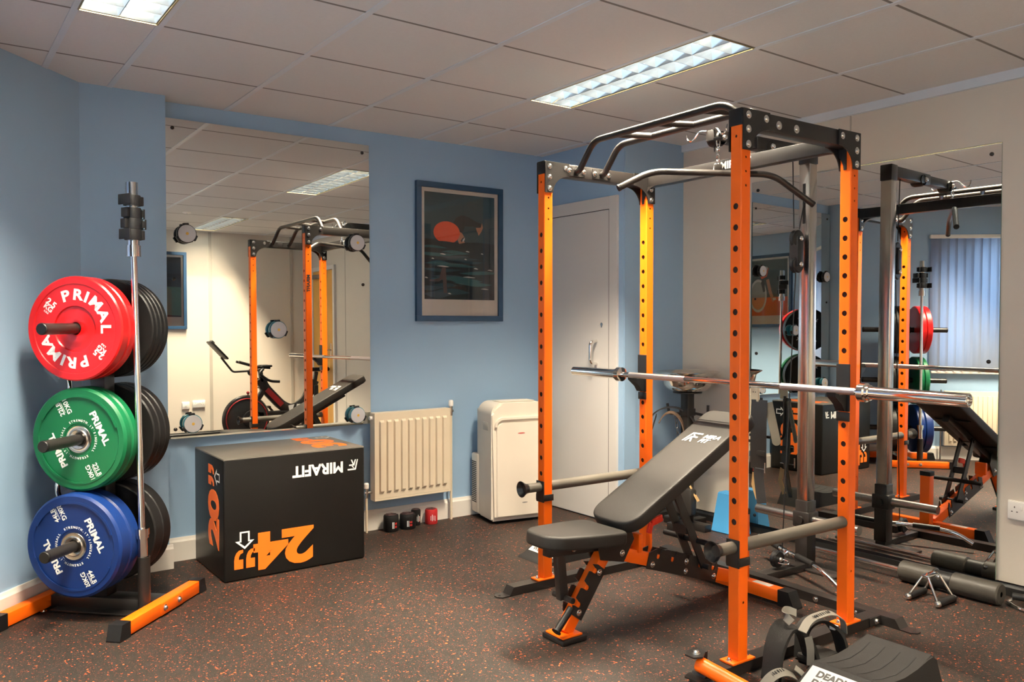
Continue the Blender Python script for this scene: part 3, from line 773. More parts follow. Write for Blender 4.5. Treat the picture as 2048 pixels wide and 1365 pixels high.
# lat pull-down bar hanging from the arm's end
lb = thing('lat_bar', 'black angled lat pull-down bar hanging on a chain under the rack arm', 'lat bar', (2.957 * 1.02, 2.475 * 1.02, 1.28 + 0.675 * 1.02), math.radians(-28))
lb.scale = (1.02,) * 3
pts = arc([(-0.455, 0, -0.070), (-0.310, 0, 0.004), (0.262, 0, 0.004), (0.455, 0, -0.125)], 0.06, 8)
MB().tube(pts, 0.0145, 18).build('bar', BLKM, lb)
MB().cyl((-0.457, 0, -0.071), (-0.466, 0, -0.0755), 0.0152).cyl((0.455, 0, -0.125), (0.463, 0, -0.130), 0.0152).split('end_cap', BLKP, lb)
MB().bx((-0.018, -0.006, 0.014), (0.018, 0.006, 0.044), 0.003).build('hanger_tab', BLKM, lb)
ch = thing('carabiner_chain', 'short chrome chain with carabiner between the rack arm and the lat bar', 'chain', (2.957 * 1.02, 2.475 * 1.02, 1.28 + 0.719 * 1.02))
ch.scale = (1.02,) * 3
def link(mb, c, h, w, r, ax):
    q = []
    for i in range(20):
        a = 2 * PI * i / 20; x = w * math.cos(a); z = h * math.sin(a)
        q.append((c[0] + (x if ax == 0 else 0), c[1] + (x if ax else 0), c[2] + z))
    mb.tube(q, r, 8, closed=True)
for k in range(4):
    mb = MB(); link(mb, (0, 0, 0.004 + k * 0.024), 0.016, 0.008, 0.0026, k % 2); mb.build('chain_link', CHROME, ch)
mb = MB(); link(mb, (0, 0, 0.100), 0.024, 0.011, 0.003, 0); mb.build('carabiner', CHROME, ch)
MB().lathe([(0, 0), (0.018, 0), (0.022, 0.006), (0.022, 0.012), (0.010, 0.014), (0, 0.014)], (0, 0, 0.108), (0, 0, 1), 20).build('cable_stop', BLKP, ch)
# ------------------------------------------------------------------ weight plate tree by the slanted wall
S2 = math.sqrt(0.5)
AX = Vector((S2, S2, 0)); PXV = Vector((S2, -S2, 0)); TC = Vector((0.68, 4.045, 0))
tree_rz = math.radians(45)          # local x = along the pegs (away from camera), local y = towards the wall
# local coordinates: x = s, y = -p
tr = thing('plate_tree', 'black weight plate tree with orange feet standing by the slanted wall', 'plate storage rack', TC, tree_rz)
MB().bx((-0.036, -0.036, 0.060), (0.036, 0.036, 1.44), 0.004).build('post', BLKM, tr)
MB().bx((-0.038, -0.038, 1.44), (0.038, 0.038, 1.448), 0.003).build('post_cap', BLKP, tr)
for z in (0.330, 0.780, 1.255):
    for s in (-1, 1):
        p = MB().cyl((s * 0.036, 0, z), (s * 0.370, 0, z), 0.0235, seg=28).build('peg', BLKM, tr)
        MB().lathe([(0.0245, 0), (0.0245, 0.008), (0.022, 0.011), (0, 0.011)], (s * 0.366, 0, z), (s, 0, 0), 28).build('peg_cap', RUBB, p)
        MB().lathe([(0.034, 0), (0.034, 0.010), (0.024, 0.012)], (s * 0.036, 0, z), (s, 0, 0), 28).build('peg_collar', BLKM, p)
MB().bx((-0.05, -0.27, 0.005), (0.05, 0.23, 0.060), 0.003).bx((-0.10, -0.24, 0.003), (0.10, 0.20, 0.012), 0.002).build('base_beam', BLKM, tr)
for y0, y1 in ((-0.325, -0.272), (0.236, 0.289)):
    f = MB().bx((-0.305, y0, 0.006), (0.235, y1, 0.062), 0.003).build('foot', ORANGE, tr)
    for a, b in ((-0.372, -0.300), (0.230, 0.290)):
        m2 = MB(); M = Matrix(((1, 0, 0, 0), (0, 0, 1, y0 - 0.004), (0, 1, 0, 0), (0, 0, 0, 1)))
        if a < 0: pl = [(a, 0), (a, 0.006), (a + 0.016, 0.066), (b, 0.066), (b, 0)]
        else: pl = [(a, 0), (a, 0.066), (b - 0.016, 0.066), (b, 0.006), (b, 0)]
        m2.prism(pl, y1 - y0 + 0.008, M); m2.build('end_cap', BLKP, f, smooth=False)
    if y0 < 0:
        MB().bx((-0.085, y0 - 0.004, 0.008), (0.085, y0, 0.060), 0.001).build('bolt_plate', ORANGE, f)
        mb = MB()
        for x in (-0.055, 0.055): bolt(mb, (x, y0 - 0.004, 0.036), (0, -1, 0), 0.010, 0.010)
        mb.split('foot_bolt', ZINC, f)
mb = MB()
for x, y in ((-0.10, 0.21), (0.075, 0.10)): bolt(mb, (x - 0.02, y, 0.012), (0, 0, 1), 0.007, 0.006)
mb.split('base_bolt', ZINC, tr)
h = MB().lathe([(0.0, 0.004), (0.0255, 0.004), (0.0255, 0.262), (0.0215, 0.262), (0.0215, 0.03), (0, 0.03)], (-0.075, -0.243, 0), (0, 0, 1), 32).build('barbell_tube', BLKM, tr)

def tp(s, p, z): return TC + AX * s + PXV * p + Vector((0, 0, z))
def plate(name, label, cat, s_face, th, z, m, style, group, facing=-1):
    """bumper plate; s_face = coordinate of the visible face, facing -1 looks to the room"""
    t = thing(name, label, cat, tp(s_face, 0, z), tree_rz if facing < 0 else tree_rz + PI, group)
    R = 0.2235; d = (-1, 0, 0)
    if style == 'red':
        prof = [(0.0265, -th), (R - 0.006, -th), (R, -th + 0.006), (R, -0.006), (R - 0.006, 0), (0.193, 0), (0.190, -0.003), (0.098, -0.003), (0.094, -0.009), (0.075, -0.009), (0.064, -0.004), (0.030, -0.004), (0.0265, -0.006), (0.0265, -th)]
    elif style == 'col':
        prof = [(0.0265, -th), (R - 0.008, -th), (R, -th + 0.006), (R, -0.010), (R - 0.010, 0), (0.190, 0), (0.186, -0.004), (0.070, -0.004), (0.068, -0.007), (0.0265, -0.007), (0.0265, -th)]
    else:
        prof = [(0.0265, -th), (R - 0.006, -th), (R, -th + 0.005), (R, -0.005), (R - 0.006, 0), (0.190, 0), (0.186, -0.003), (0.070, -0.003), (0.060, 0), (0.0265, 0), (0.0265, -th)]
    MB().lathe(prof, (0, 0, 0), d, 72).build('disc', m, t, angle=30)
    if style == 'col':
        MB().lathe([(0.0265, -0.004), (0.034, -0.001), (0.040, 0.001), (0.044, -0.003), (0.052, -0.004), (0.058, -0.002), (0.060, -0.005), (0.060, -0.008)], (0, 0, 0), d, 48).build('steel_hub', STEEL, t)
        # raised bevelled rim segments
        seg = MB()
        for a0 in (0.30, 0.30 + PI):
            n = 40; inner = []; outer = []
            for i in range(n + 1):
                a = a0 + i / n * (PI - 0.75); inner.append((0.182 * math.cos(a), 0.182 * math.sin(a))); outer.append((0.192 * math.cos(a), 0.192 * math.sin(a)))
            poly = outer + inner[::-1]
            seg.prism(poly, 0.0035, basis((0.0005, 0, 0), (0, -1, 0), (0, 0, 1)), -0.0005)
        seg.split('rim_ridge', m, t, smooth=False)
    return t
FB = lambda: basis((0, 0, 0), (0, -1, 0), (0, 0, 1))     # plate face plane (x right, y up, z to the viewer)
def on_face(x, y, rot, z=0.0):
    return FB() @ Matrix.Translation((x, y, z)) @ Matrix.Rotation(rot, 4, 'Z')
def arc_letters(word, r, angs, size, z, **kw):
    out = []
    for chh, a in zip(word, angs):
        t = math.radians(a); out.append((chh, size, on_face(r * math.sin(t), r * math.cos(t), -t, z), kw))
    return out
# red training plates (two)
r1 = plate('bumper_plate', 'front red plate with large curved white lettering on the top peg', 'weight plate', -0.180, 0.050, 1.255, RED, 'red', 'red plates')
r2 = plate('bumper_plate', 'second red plate, behind the lettered one on the top peg', 'weight plate', -0.129, 0.050, 1.255, RED, 'red', 'red plates')
it = []
for off in (0, 180):
    it += arc_letters('PRIMAL', 0.143, [a + off for a in (-17, 6, 23, 43, 67, 90)], 0.064, -0.0028, offset=0.034, xs=1.18)
    c, s_ = math.cos(math.radians(off)), math.sin(math.radians(off))
    def rot(x, y): return (x * c - y * s_, x * s_ + y * c)
    it.append(('2.5', 0.036, on_face(*rot(-0.110, 0.108), math.radians(-36 + off), -0.0028), dict(offset=0.03, xs=1.15)))
    it.append(('KG', 0.030, on_face(*rot(-0.124, 0.088), math.radians(-36 + off), -0.0028), dict(offset=0.03, xs=1.1)))
    it.append(('5.5LB', 0.011, on_face(*rot(-0.134, 0.071), math.radians(-36 + off), -0.0028), dict(offset=0.01)))
texts_part('printed_lettering', it, PRINT, r1)
def bumper_print(t, kg, lb):
    it = []
    for off in (0, 180):
        c, s_ = math.cos(math.radians(off)), math.sin(math.radians(off))
        def rot(x, y): return (x * c - y * s_, x * s_ + y * c)
        a = math.radians(-63 + off)
        it.append(('PRIMAL', 0.042, on_face(*rot(0.098, 0.050), a, -0.0036), dict(offset=0.035, xs=1.12)))
        it.append((kg, 0.030, on_face(*rot(-0.055, 0.142), a, -0.0036), dict(offset=0.02)))
        it.append((lb, 0.030, on_face(*rot(-0.085, 0.128), a + PI, -0.0036), dict(offset=0.02)))
        it.append(('_____', 0.020, on_face(*rot(-0.066, 0.139), a, -0.0036), dict(offset=0.01)))
        it += arc_letters("STRENGTH.IT'SINUSALL", 0.081, [off - 30 + k * 8.2 for k in range(20)], 0.0135, -0.0036, offset=0.02)
    texts_part('printed_lettering', it, PRINT, t)
g1 = plate('bumper_plate', 'front green 10 kg plate with steel hub on the middle peg', 'weight plate', -0.165, 0.046, 0.780, GREEN, 'col', 'green plates')
bumper_print(g1, '10KG', '22LB')
g2 = plate('bumper_plate', 'second green plate, behind the lettered green one', 'weight plate', -0.118, 0.046, 0.780, GREEN, 'col', 'green plates')
b1 = plate('bumper_plate', 'front blue 20 kg plate with steel hub on the bottom peg', 'weight plate', -0.205, 0.068, 0.330, BLUE, 'col', 'blue plates')
bumper_print(b1, '20KG', '44LB')
b2 = plate('bumper_plate', 'second blue plate, behind the lettered blue one', 'weight plate', -0.136, 0.068, 0.330, BLUE, 'col', 'blue plates')
# black plates on the far pegs: the outermost of each row shows its printed face in the mirror
pos = {1.255: ('top', [(0.070, 0.030), (0.101, 0.030), (0.132, 0.030), (0.163, 0.030)]),
       0.780: ('middle', [(0.085, 0.042), (0.128, 0.042), (0.171, 0.042)]),
       0.330: ('bottom', [(0.105, 0.062), (0.168, 0.062)])}
ordn = {4: ['innermost', 'second from the post', 'third from the post', 'outermost'], 3: ['innermost', 'middle', 'outermost'], 2: ['inner', 'outer']}
for z, (row, lst) in pos.items():
    for k, (sf, th) in enumerate(lst):
        t = plate('bumper_plate', 'black rubber plate on the %s peg away from the room, %s' % (row, ordn[len(lst)][k]), 'weight plate', sf, th, z, RUBB, 'blk', 'black plates', 1)
        if k == len(lst) - 1:
            it = []
            for off in (0, 180): it += arc_letters('PRIMAL', 0.135, [a + off for a in (-35, -17, -5, 12, 30, 46)], 0.040, -0.0022, offset=0.03)
            texts_part('printed_lettering', it, PRINT, t)

# barbell standing in the tree's holder
ba = tp(-0.075, 0.243, 0.034); bt = Vector((0.775, 3.830, 1.885)) + (tp(-0.075, 0.243, 0) - Vector((0.806, 3.807, 0)))
vb = thing('barbell', 'chrome barbell standing upright beside the weight plates', 'barbell', ba)
dv_ = (bt - ba); LV = dv_.length; dvn = dv_.normalized()
def vp(h): return dvn * h
MB().cyl(vp(0.30), vp(LV - 0.31), 0.0135, seg=24).build('shaft', CHROME, vb)
def vsl(h0, h1):
    return MB().cyl(vp(h0), vp(h1), 0.0210, seg=32)
MB().cyl(vp(0.0), vp(0.31), 0.0208, seg=32).cyl(vp(0.31), vp(0.325), 0.027, seg=32).cyl(vp(0.325), vp(0.352), 0.0305, seg=32).build('lower_sleeve', CHROME, vb)
MB().cyl(vp(LV - 0.32), vp(LV - 0.272), 0.0300, seg=32).cyl(vp(LV - 0.272), vp(LV), 0.0248, seg=32).build('upper_sleeve', CHROME, vb)
cl = [(0.225, 200, 'lowest'), (0.178, 20, 'third from the top'), (0.132, 35, 'second from the top'), (0.078, 205, 'topmost')]
for dz, an, nm in cl:
    c = ba + vp(LV - dz); t = thing('barbell_clamp', 'black lever clamp on the upright barbell, %s of four' % nm, 'barbell clamp', c, math.radians(an), 'lever clamps')
    MB().lathe([(0.0255, -0.0225), (0.0345, -0.0225), (0.0355, -0.018), (0.0355, 0.018), (0.0345, 0.0225), (0.0255, 0.0225), (0.0255, -0.0225)], (0, 0, 0), (0, 0, 1), 20).build('ring', BLKP, t)
    MB().bx((0.034, -0.018, -0.017), (0.048, 0.018, 0.017), 0.003).bx((0.046, -0.020, -0.022), (0.053, 0.062, 0.022), 0.002).build('lever', BLKP, t)
    MB().bx((-0.046, -0.018, -0.020), (-0.030, 0.018, 0.020), 0.003).build('clasp', BLKP, t)
    MB().cyl((0.043, -0.014, -0.0205), (0.043, -0.014, 0.0205), 0.004, seg=12).build('hinge_pin', pm('clamp_pin', (0.10, 0.16, 0.22), 0.3), t)

# curl bar standing between the plates and the wall
eb = thing('curl_bar', 'zigzag chrome curl bar standing behind the plates near the wall', 'curl bar', tp(0.03, -0.215, 0.004))
q = [(0, 0, 0), (0, 0, 0.36), (0.0, 0.0, 0.40), (0.045, 0.045, 0.53), (0.0, 0.0, 0.66), (-0.02, -0.02, 0.70), (-0.02, -0.02, 0.80), (0.0, 0.0, 0.86), (-0.035, -0.035, 1.0), (0.01, 0.01, 1.10), (0.0, 0.0, 1.16), (0, 0, 1.20)]
q = [(-x * 0.9, -y * 0.9, z) for x, y, z in q]
MB().tube(arc(q, 0.04, 4), 0.0125, 14).build('shaft', CHROME, eb)
MB().cyl((0, 0, 0.001), (0, 0, 0.20), 0.0245, seg=28).cyl((0, 0, 0.20), (0, 0, 0.225), 0.031, seg=28).split('sleeve', CHROME, eb)

# ------------------------------------------------------------------ soft plyo box
bx = thing('plyo_box', 'black soft jump box with orange numbers upside down under the left mirror', 'jump box', (1.215, 4.065, 0))
BW, BD, BH = 0.755, 0.508, 0.611
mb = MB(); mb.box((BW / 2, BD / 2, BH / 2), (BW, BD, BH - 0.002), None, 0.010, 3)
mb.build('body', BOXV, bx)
MB().bx((0.001, 0.001, BH - 0.012), (BW - 0.001, BD - 0.001, BH + 0.0005), 0.005).build('top_panel', pm('box_vinyl_top_sheen', (0.13, 0.118, 0.100), 0.34, bump=(25, 0.25)), bx)  # top vinyl coloured lighter to imitate light reflected off it
def fb(x, z): return basis((x, 0, z), (-1, 0, 0), (0, 0, -1))       # front, upside down
def lf(y, z): return basis((0, y, z), (0, 0, 1), (1e-9, 1, 0))       # placeholder
E_ = dict(ext=0.0008)
def arrow(mb, M, w=0.085, h=0.088, t=0.010):
    """outlined block arrow pointing up (+y)"""
    a = w / 2; b = w * 0.26; k = h * 0.52
    outer = [(-b, 0), (b, 0), (b, k), (a, k), (0, h), (-a, k), (-b, k)]
    inner = [(-b + t * .75, t * .75), (b - t * .75, t * .75), (b - t * .75, k + t * .6), (a - t * 1.7, k + t * .6), (0, h - t * 1.3), (-a + t * 1.7, k + t * .6), (-b + t * .75, k + t * .6)]
    for z in (0.0,):
        O = [mb.bm.verts.new(M @ Vector((x, y, 0.0008))) for x, y in outer]; I = [mb.bm.verts.new(M @ Vector((x, y, 0.0008))) for x, y in inner]
        n = len(O)
        for i in range(n):
            j = (i + 1) % n; mb.bm.faces.new((O[i], O[j], I[j], I[i]))
num = dict(offset=0.045, ext=0.0008)
def quotes(name, M, parent):
    mb = MB()
    q = [(0, 1), (1, 1), (1, 0.52), (0.93, 0.30), (0.75, 0.12), (0.45, 0.0), (0.0, -0.02), (0.0, 0.14), (0.30, 0.20), (0.46, 0.34), (0.50, 0.50), (0, 0.50)]
    for dx in (-0.0525, 0.0065): mb.prism([(dx + x * 0.044, (y - 0.5) * 0.092) for x, y in q], 0.0008, M)
    mb.split(name, PRINTO, parent, smooth=False)
texts_part('printed_number', [('2', 0.240, fb(0.377, 0.142), dict(xs=1.36, **num)), ('4', 0.240, fb(0.232, 0.142), dict(xs=1.36, **num))], PRINTO, bx)
quotes('quote_mark', fb(0.1, 0.105), bx)
mb = MB(); arrow(mb, fb(0.102, 0.243) @ Matrix.Diagonal((1.12, 1, 1, 1)) @ Matrix.Rotation(0, 4, 'Z')); 
mb.build('arrow_mark', PRINT, bx, smooth=False)
mb = MB(); ML = fb(0.716, 0.484) @ Matrix.Translation((0, -0.060, 0)) @ Matrix.Diagonal((0.060, 0.056, 1, 1))
for p in logo_polys(): mb.prism(p, 0.0008, ML)
mb.build('maker_logo', PRINT, bx, smooth=False)
text_part('maker_name', 'MIRAFIT', 0.079, PRINT, fb(0.491, 0.514), bx, offset=0.035, xs=0.98)
def sf(y, z): return basis((0, y, z), (0, 0, 1), (0, 1, 0)) if False else basis((-0.0006, y, z), (0, 0, 1), (0, 1, 0))
# left face (normal -x): writing runs upwards, its top towards the back wall is left in the photo
ML_ = lambda y, z: basis((0, y, z), (0, 0, 1), (0, 1, 0))
texts_part('printed_number', [('2', 0.235, ML_(0.157, 0.222), dict(xs=1.28, **num)), ('0', 0.235, ML_(0.157, 0.358), dict(xs=1.28, **num))], PRINTO, bx)
quotes('quote_mark', ML_(0.205, 0.508), bx)
mb = MB(); arrow(mb, basis((0, 0.060, 0.508), (0, 0, 1), (0, 1, 0)) @ Matrix.Translation((0, 0, 0))); mb.build('arrow_mark', PRINT, bx, smooth=False)
# right face (normal +x)
MR = lambda y, z: basis((BW, y, z), (0, 0, 1), (0, -1, 0))
texts_part('printed_number', [('2', 0.235, MR(0.33, 0.222), dict(xs=1.28, **num)), ('0', 0.235, MR(0.33, 0.358), dict(xs=1.28, **num))], PRINTO, bx)
quotes('quote_mark', MR(0.285, 0.508), bx)
mb = MB(); arrow(mb, basis((BW, 0.46, 0.515), (0, 0, 1), (0, -1, 0))); mb.build('arrow_mark', PRINT, bx, smooth=False)
# top face, read from the wall side
MT_ = lambda x, y: basis((x, y, BH), (-1, 0, 0), (0, -1, 0))
MT_ = lambda x, y: basis((x, y, BH + 0.0006), (0, 1, 0), (-1, 0, 0))
texts_part('printed_number', [('3', 0.235, MT_(0.620, 0.150), dict(xs=1.28, **num)), ('0', 0.235, MT_(0.620, 0.300), dict(xs=1.28, **num))], PRINTO, bx)
quotes('quote_mark', MT_(0.575, 0.445), bx)
mb = MB(); arrow(mb, basis((0.700, 0.440, BH + 0.0006), (0, 1, 0), (-1, 0, 0)) @ Matrix.Rotation(PI, 4, 'Z') @ Matrix.Translation((0, -0.04, 0))); mb.build('arrow_mark', PRINT, bx, smooth=False)

# ------------------------------------------------------------------ light pods stuck on the left mirror
cnt = [('upper left', (368, 469)), ('upper right', (707, 487)), ('centre', (550, 660)), ('lower left', (380, 847)), ('lower right', (708, 830))]
def pxA(u, v):           # point of the mirror pane hit by a photo pixel
    f = 1644.0; ya = math.radians(36.06); pt = math.radians(-1.27)
    Fh = Vector((math.sin(ya), math.cos(ya), 0)); Rr = Vector((math.cos(ya), -math.sin(ya), 0)); Z = Vector((0, 0, 1))
    F_ = Fh * math.cos(pt) + Z * math.sin(pt); U_ = Z * math.cos(pt) - Fh * math.sin(pt)
    d = F_ + Rr * ((u - 1024) / f) + U_ * ((682.5 - v) / f); c = Vector((0, 0, 1.28))
    n = nA.normalized(); t = (cA - c).dot(n) / d.dot(n); return c + d * t
for nm, (u, v) in cnt:
    c = pxA(u + 2, v); n = nA.normalized()
    t = thing('light_pod', 'round white reaction light pod stuck on the left mirror, at its %s' % nm, 'light pod', c, 0, 'reaction light pods')
    pod_case = TEAL if v > 600 else BLKP
    MB().lathe([(0, 0.001), (0.030, 0.001), (0.034, 0.006), (0.046, 0.010), (0.050, 0.016), (0.050, 0.036), (0.046, 0.040)], (0, 0, 0), n, 36).build('case', pod_case, t)
    MB().lathe([(0.0465, 0.0385), (0.045, 0.044), (0.0, 0.047)], (0, 0, 0), n, 36).build('lens', pm('pod_lens', (0.52, 0.52, 0.54), 0.35), t)
    MB().lathe([(0.0085, 0.0468), (0.0, 0.0478)], (0, 0, 0), n, 6).build('sensor_dot', pm('pod_yellow', (0.70, 0.42, 0.06), 0.4), t)
    mb = MB(); R_ = frame_from(n)
    for a in (95, 215, 335):
        dr = R_ @ Vector((math.cos(math.radians(a)), math.sin(math.radians(a)), 0)); tg = n.cross(dr)
        Mq = Matrix((dr, tg, n)).transposed(); mb.box(dr * 0.050 + n * 0.030, (0.014, 0.032, 0.020), Mq, 0.004)
    mb.split('grip_lug', BLKP, t)
# ------------------------------------------------------------------ pictures
def picture(name, label, M, w, h, art, glass=True):
    """M: origin at lower left corner on the wall, x right, y up, z out of the wall"""
    t = thing(name, label, 'framed poster', M.translation.copy()); T = Matrix.Translation(-M.translation) @ M
    fw = 0.036; fr = MB()
    for a, b in (((0, 0), (w, fw)), ((0, h - fw), (w, h)), ((0, fw), (fw, h - fw)), ((w - fw, fw), (w, h - fw))):
        fr.bx((a[0], a[1], 0), (b[0], b[1], 0.028), 0.0015)
    fr.bm.transform(T); fr.build('frame', FRAMEB, t, smooth=False)
    mb = MB().bx((fw * 0.8, fw * 0.8, 0.004), (w - fw * 0.8, h - fw * 0.8, 0.012)); mb.bm.transform(T); mb.build('paper', LABEL, t, smooth=False)
    x0, x1, y0, y1 = 0.062, w - 0.062, 0.142, h - 0.062
    bm = MB(); mats = []; k = 0; cnt_ = []
    for mm, poly in art:
        if mm not in mats: mats.append(mm)
        z = 0.0121 + k * 0.00012; k += 1; n0 = len(bm.bm.faces)
        pp = [(x0 + (x1 - x0) * min(max(a, 0), 1), y0 + (y1 - y0) * min(max(b, 0), 1)) for a, b in poly]
        vs = [bm.bm.verts.new(T @ Vector((a, b, z))) for a, b in pp]
        f = bm.bm.faces.new(vs); f.material_index = mats.index(mm)
    me = bpy.data.meshes.new('print'); bm.bm.to_mesh(me); bm.bm.free()
    for mm in mats: me.materials.append(mm)
    o = bpy.data.objects.new('print', me); COL.objects.link(o); o.parent = t
    g = MB().bx((fw * 0.8, fw * 0.8, 0.018), (w - fw * 0.8, h - fw * 0.8, 0.020)); g.bm.transform(T); g.build('glass', PGLASS, t, smooth=False)
    return t
def ell(cx, cy, rx, ry, n=28, a0=0, a1=360, rot=0):
    out = []
    for i in range(n):
        a = math.radians(a0 + (a1 - a0) * i / (n if a1 - a0 == 360 else n - 1)); x, y = rx * math.cos(a), ry * math.sin(a); r = math.radians(rot)
        out.append((cx + x * math.cos(r) - y * math.sin(r), cy + x * math.sin(r) + y * math.cos(r)))
    return out
def wave(y, th, amp, x0=0.0, x1=1.0, ph=0.0, n=14):
    top = [(x0 + (x1 - x0) * i / n, y + th / 2 * math.sin(PI * i / n) + amp * math.sin(ph + 5 * i / n)) for i in range(n + 1)]
    bot = [(x0 + (x1 - x0) * i / n, y - th / 2 * math.sin(PI * i / n) + amp * math.sin(ph + 5 * i / n)) for i in range(n + 1)]
    return top + bot[::-1]
I_SKY = pm('ink_deep_teal', (0.020, 0.062, 0.082), 0.5); I_WAT = pm('ink_dark_water', (0.008, 0.016, 0.024), 0.5)
I_TEAL = pm('ink_teal', (0.028, 0.115, 0.135), 0.5); I_SLATE = pm('ink_slate', (0.050, 0.080, 0.105), 0.5); I_ORG = pm('ink_orange', (0.72, 0.075, 0.012), 0.5)
I_SKIN = pm('ink_skin', (0.50, 0.22, 0.13), 0.5); I_SKIN2 = pm('ink_skin_dim', (0.11, 0.07, 0.065), 0.5); I_WH = pm('ink_white', (0.62, 0.62, 0.60), 0.5)
I_SUIT = pm('ink_suit', (0.012, 0.017, 0.022), 0.5); I_NAVY = pm('ink_navy', (0.045, 0.055, 0.085), 0.5); I_SEA = pm('ink_sea', (0.12, 0.27, 0.26), 0.5)
I_GREY = pm('ink_grey', (0.30, 0.31, 0.30), 0.5); I_SAND = pm('ink_sand', (0.70, 0.25, 0.10), 0.5)
art1 = [(I_SKY, [(0, 0), (1, 0), (1, 1), (0, 1)]), (I_WAT, [(0, 0), (1, 0), (1, 0.545), (0.75, 0.555), (0.5, 0.545), (0.25, 0.555), (0, 0.565)])]
random.seed(11)
for k in range(24):
    y = 0.53 - k * 0.021; x0 = random.uniform(-0.2, 0.5); L = random.uniform(0.35, 0.7)
    art1.append((random.choice([I_TEAL, I_SLATE, I_SKY, I_SUIT]), wave(y, random.uniform(0.012, 0.030) + k * 0.0016, 0.006, x0, x0 + L, random.uniform(0, 6))))
art1 += [(I_SKIN2, [(0.06, 0.18), (0.20, 0.20), (0.24, 0.30), (0.29, 0.30), (0.31, 0.06), (0.26, 0.06), (0.25, 0.19), (0.19, 0.165), (0.08, 0.165)]),
         (I_SUIT, [(0.40, 0.73), (0.44, 0.78), (0.52, 0.805), (0.62, 0.79), (0.72, 0.755), (0.81, 0.735), (0.79, 0.695), (0.68, 0.705), (0.56, 0.70), (0.53, 0.645), (0.48, 0.60), (0.44, 0.66)]),
         (I_SKIN, [(0.46, 0.65), (0.52, 0.635), (0.55, 0.60), (0.565, 0.585), (0.55, 0.565), (0.56, 0.545), (0.48, 0.53), (0.46, 0.56)]),
         (I_ORG, ell(0.305, 0.63, 0.185, 0.105)), (I_WAT, wave(0.533, 0.022, 0.004, 0.08, 0.52)),
         (I_SUIT, [(0.50, 0.565), (0.545, 0.60), (0.55, 0.585), (0.51, 0.545)]), (I_WH, [(0.525, 0.565), (0.555, 0.595), (0.56, 0.575), (0.535, 0.55)]),
         (I_SKIN, [(0.72, 0.695), (0.79, 0.70), (0.81, 0.745), (0.825, 0.70), (0.80, 0.66), (0.76, 0.62), (0.75, 0.645), (0.735, 0.66)])]
for x, y, l in ((0.25, 0.425, 0.09), (0.60, 0.460, 0.06), (0.11, 0.38, 0.04), (0.57, 0.385, 0.04), (0.72, 0.30, 0.07), (0.93, 0.29, 0.08), (0.25, 0.31, 0.18), (0.62, 0.215, 0.19), (0.85, 0.105, 0.12), (0.34, 0.055, 0.05), (0.02, 0.20, 0.05), (0.81, 0.445, 0.04)):
    art1.append((I_WH, wave(y, 0.012, 0.002, x - l / 2, x + l / 2)))
yw = yA(2.91)
picture('framed_poster', 'navy framed swimmer poster with orange cap on the blue wall above the radiator', basis((2.580, yA(2.58) - 0.0008, 1.290), (1, -0.0165, 0), (0, 0, 1)), 0.662, 0.893, art1)
art2 = [(I_NAVY, [(0, 0), (1, 0), (1, 1), (0, 1)]), (I_SEA, [(0, 0), (1, 0), (1, 0.50), (0.6, 0.51), (0.2, 0.50), (0, 0.49)]),
        (I_ORG, [(0.10, 0.60), (0.30, 0.62), (0.46, 0.60), (0.52, 0.54), (0.30, 0.51), (0.10, 0.52)]), (I_SAND, [(0.30, 0.60), (0.62, 0.59), (0.60, 0.53), (0.30, 0.52)]),
        (I_WH, ell(0.22, 0.60, 0.08, 0.035)), (I_SKIN, [(0.05, 0.56), (0.16, 0.60), (0.20, 0.55), (0.08, 0.45), (0.05, 0.48)]), (I_SUIT, ell(0.50, 0.565, 0.05, 0.03)),
        (I_NAVY, [(0.08, 0.20), (0.16, 0.19), (0.30, 0.10), (0.60, 0.04), (1, 0.02), (1, 0.0), (0.20, 0.02), (0.14, 0.10)])]
picture('framed_poster', 'navy framed teal sea poster on the cream front wall, seen in the left mirror', basis((2.615, YB, 1.285), (-1, 0, 0), (0, 0, 1)), 0.662, 0.905, [(m, [(1 - x, y) for x, y in p][::-1]) for m, p in art2])
art3 = [(I_SKY, [(0, 0), (1, 0), (1, 1), (0, 1)]), (I_ORG, [(0, 0), (1, 0), (1, 0.30), (0.45, 0.33), (0, 0.33)]), (I_WH, ell(0.80, 0.36, 0.24, 0.30)), (I_GREY, ell(0.80, 0.36, 0.20, 0.255)),
        (I_SAND, [(0.62, 0.25), (0.68, 0.16), (0.80, 0.105), (0.92, 0.15), (0.99, 0.27), (0.99, 0.33), (0.61, 0.33)]),
        (I_ORG, [(0.50, 0.86), (0.62, 0.84), (0.78, 0.76), (0.70, 0.66), (0.56, 0.70)]), (I_WH, ell(0.62, 0.83, 0.09, 0.045, rot=-20)), (I_SKIN, [(0.50, 0.66), (0.58, 0.64), (0.50, 0.40), (0.40, 0.24), (0.34, 0.26), (0.42, 0.42)]),
        (I_WH, [(0.32, 0.32), (0.40, 0.31), (0.38, 0.27), (0.30, 0.28)]), (I_SUIT, [(0.66, 0.66), (0.72, 0.60), (0.66, 0.42), (0.60, 0.44), (0.62, 0.56)])]
picture('framed_poster', 'navy framed cyclist poster on the blue left wall, seen only in the mirrors', basis((XL, 2.545, 1.305), (0, 1, 0), (0, 0, 1)), 0.655, 0.893, [(m, [(1 - x, y) for x, y in p][::-1]) for m, p in art3])

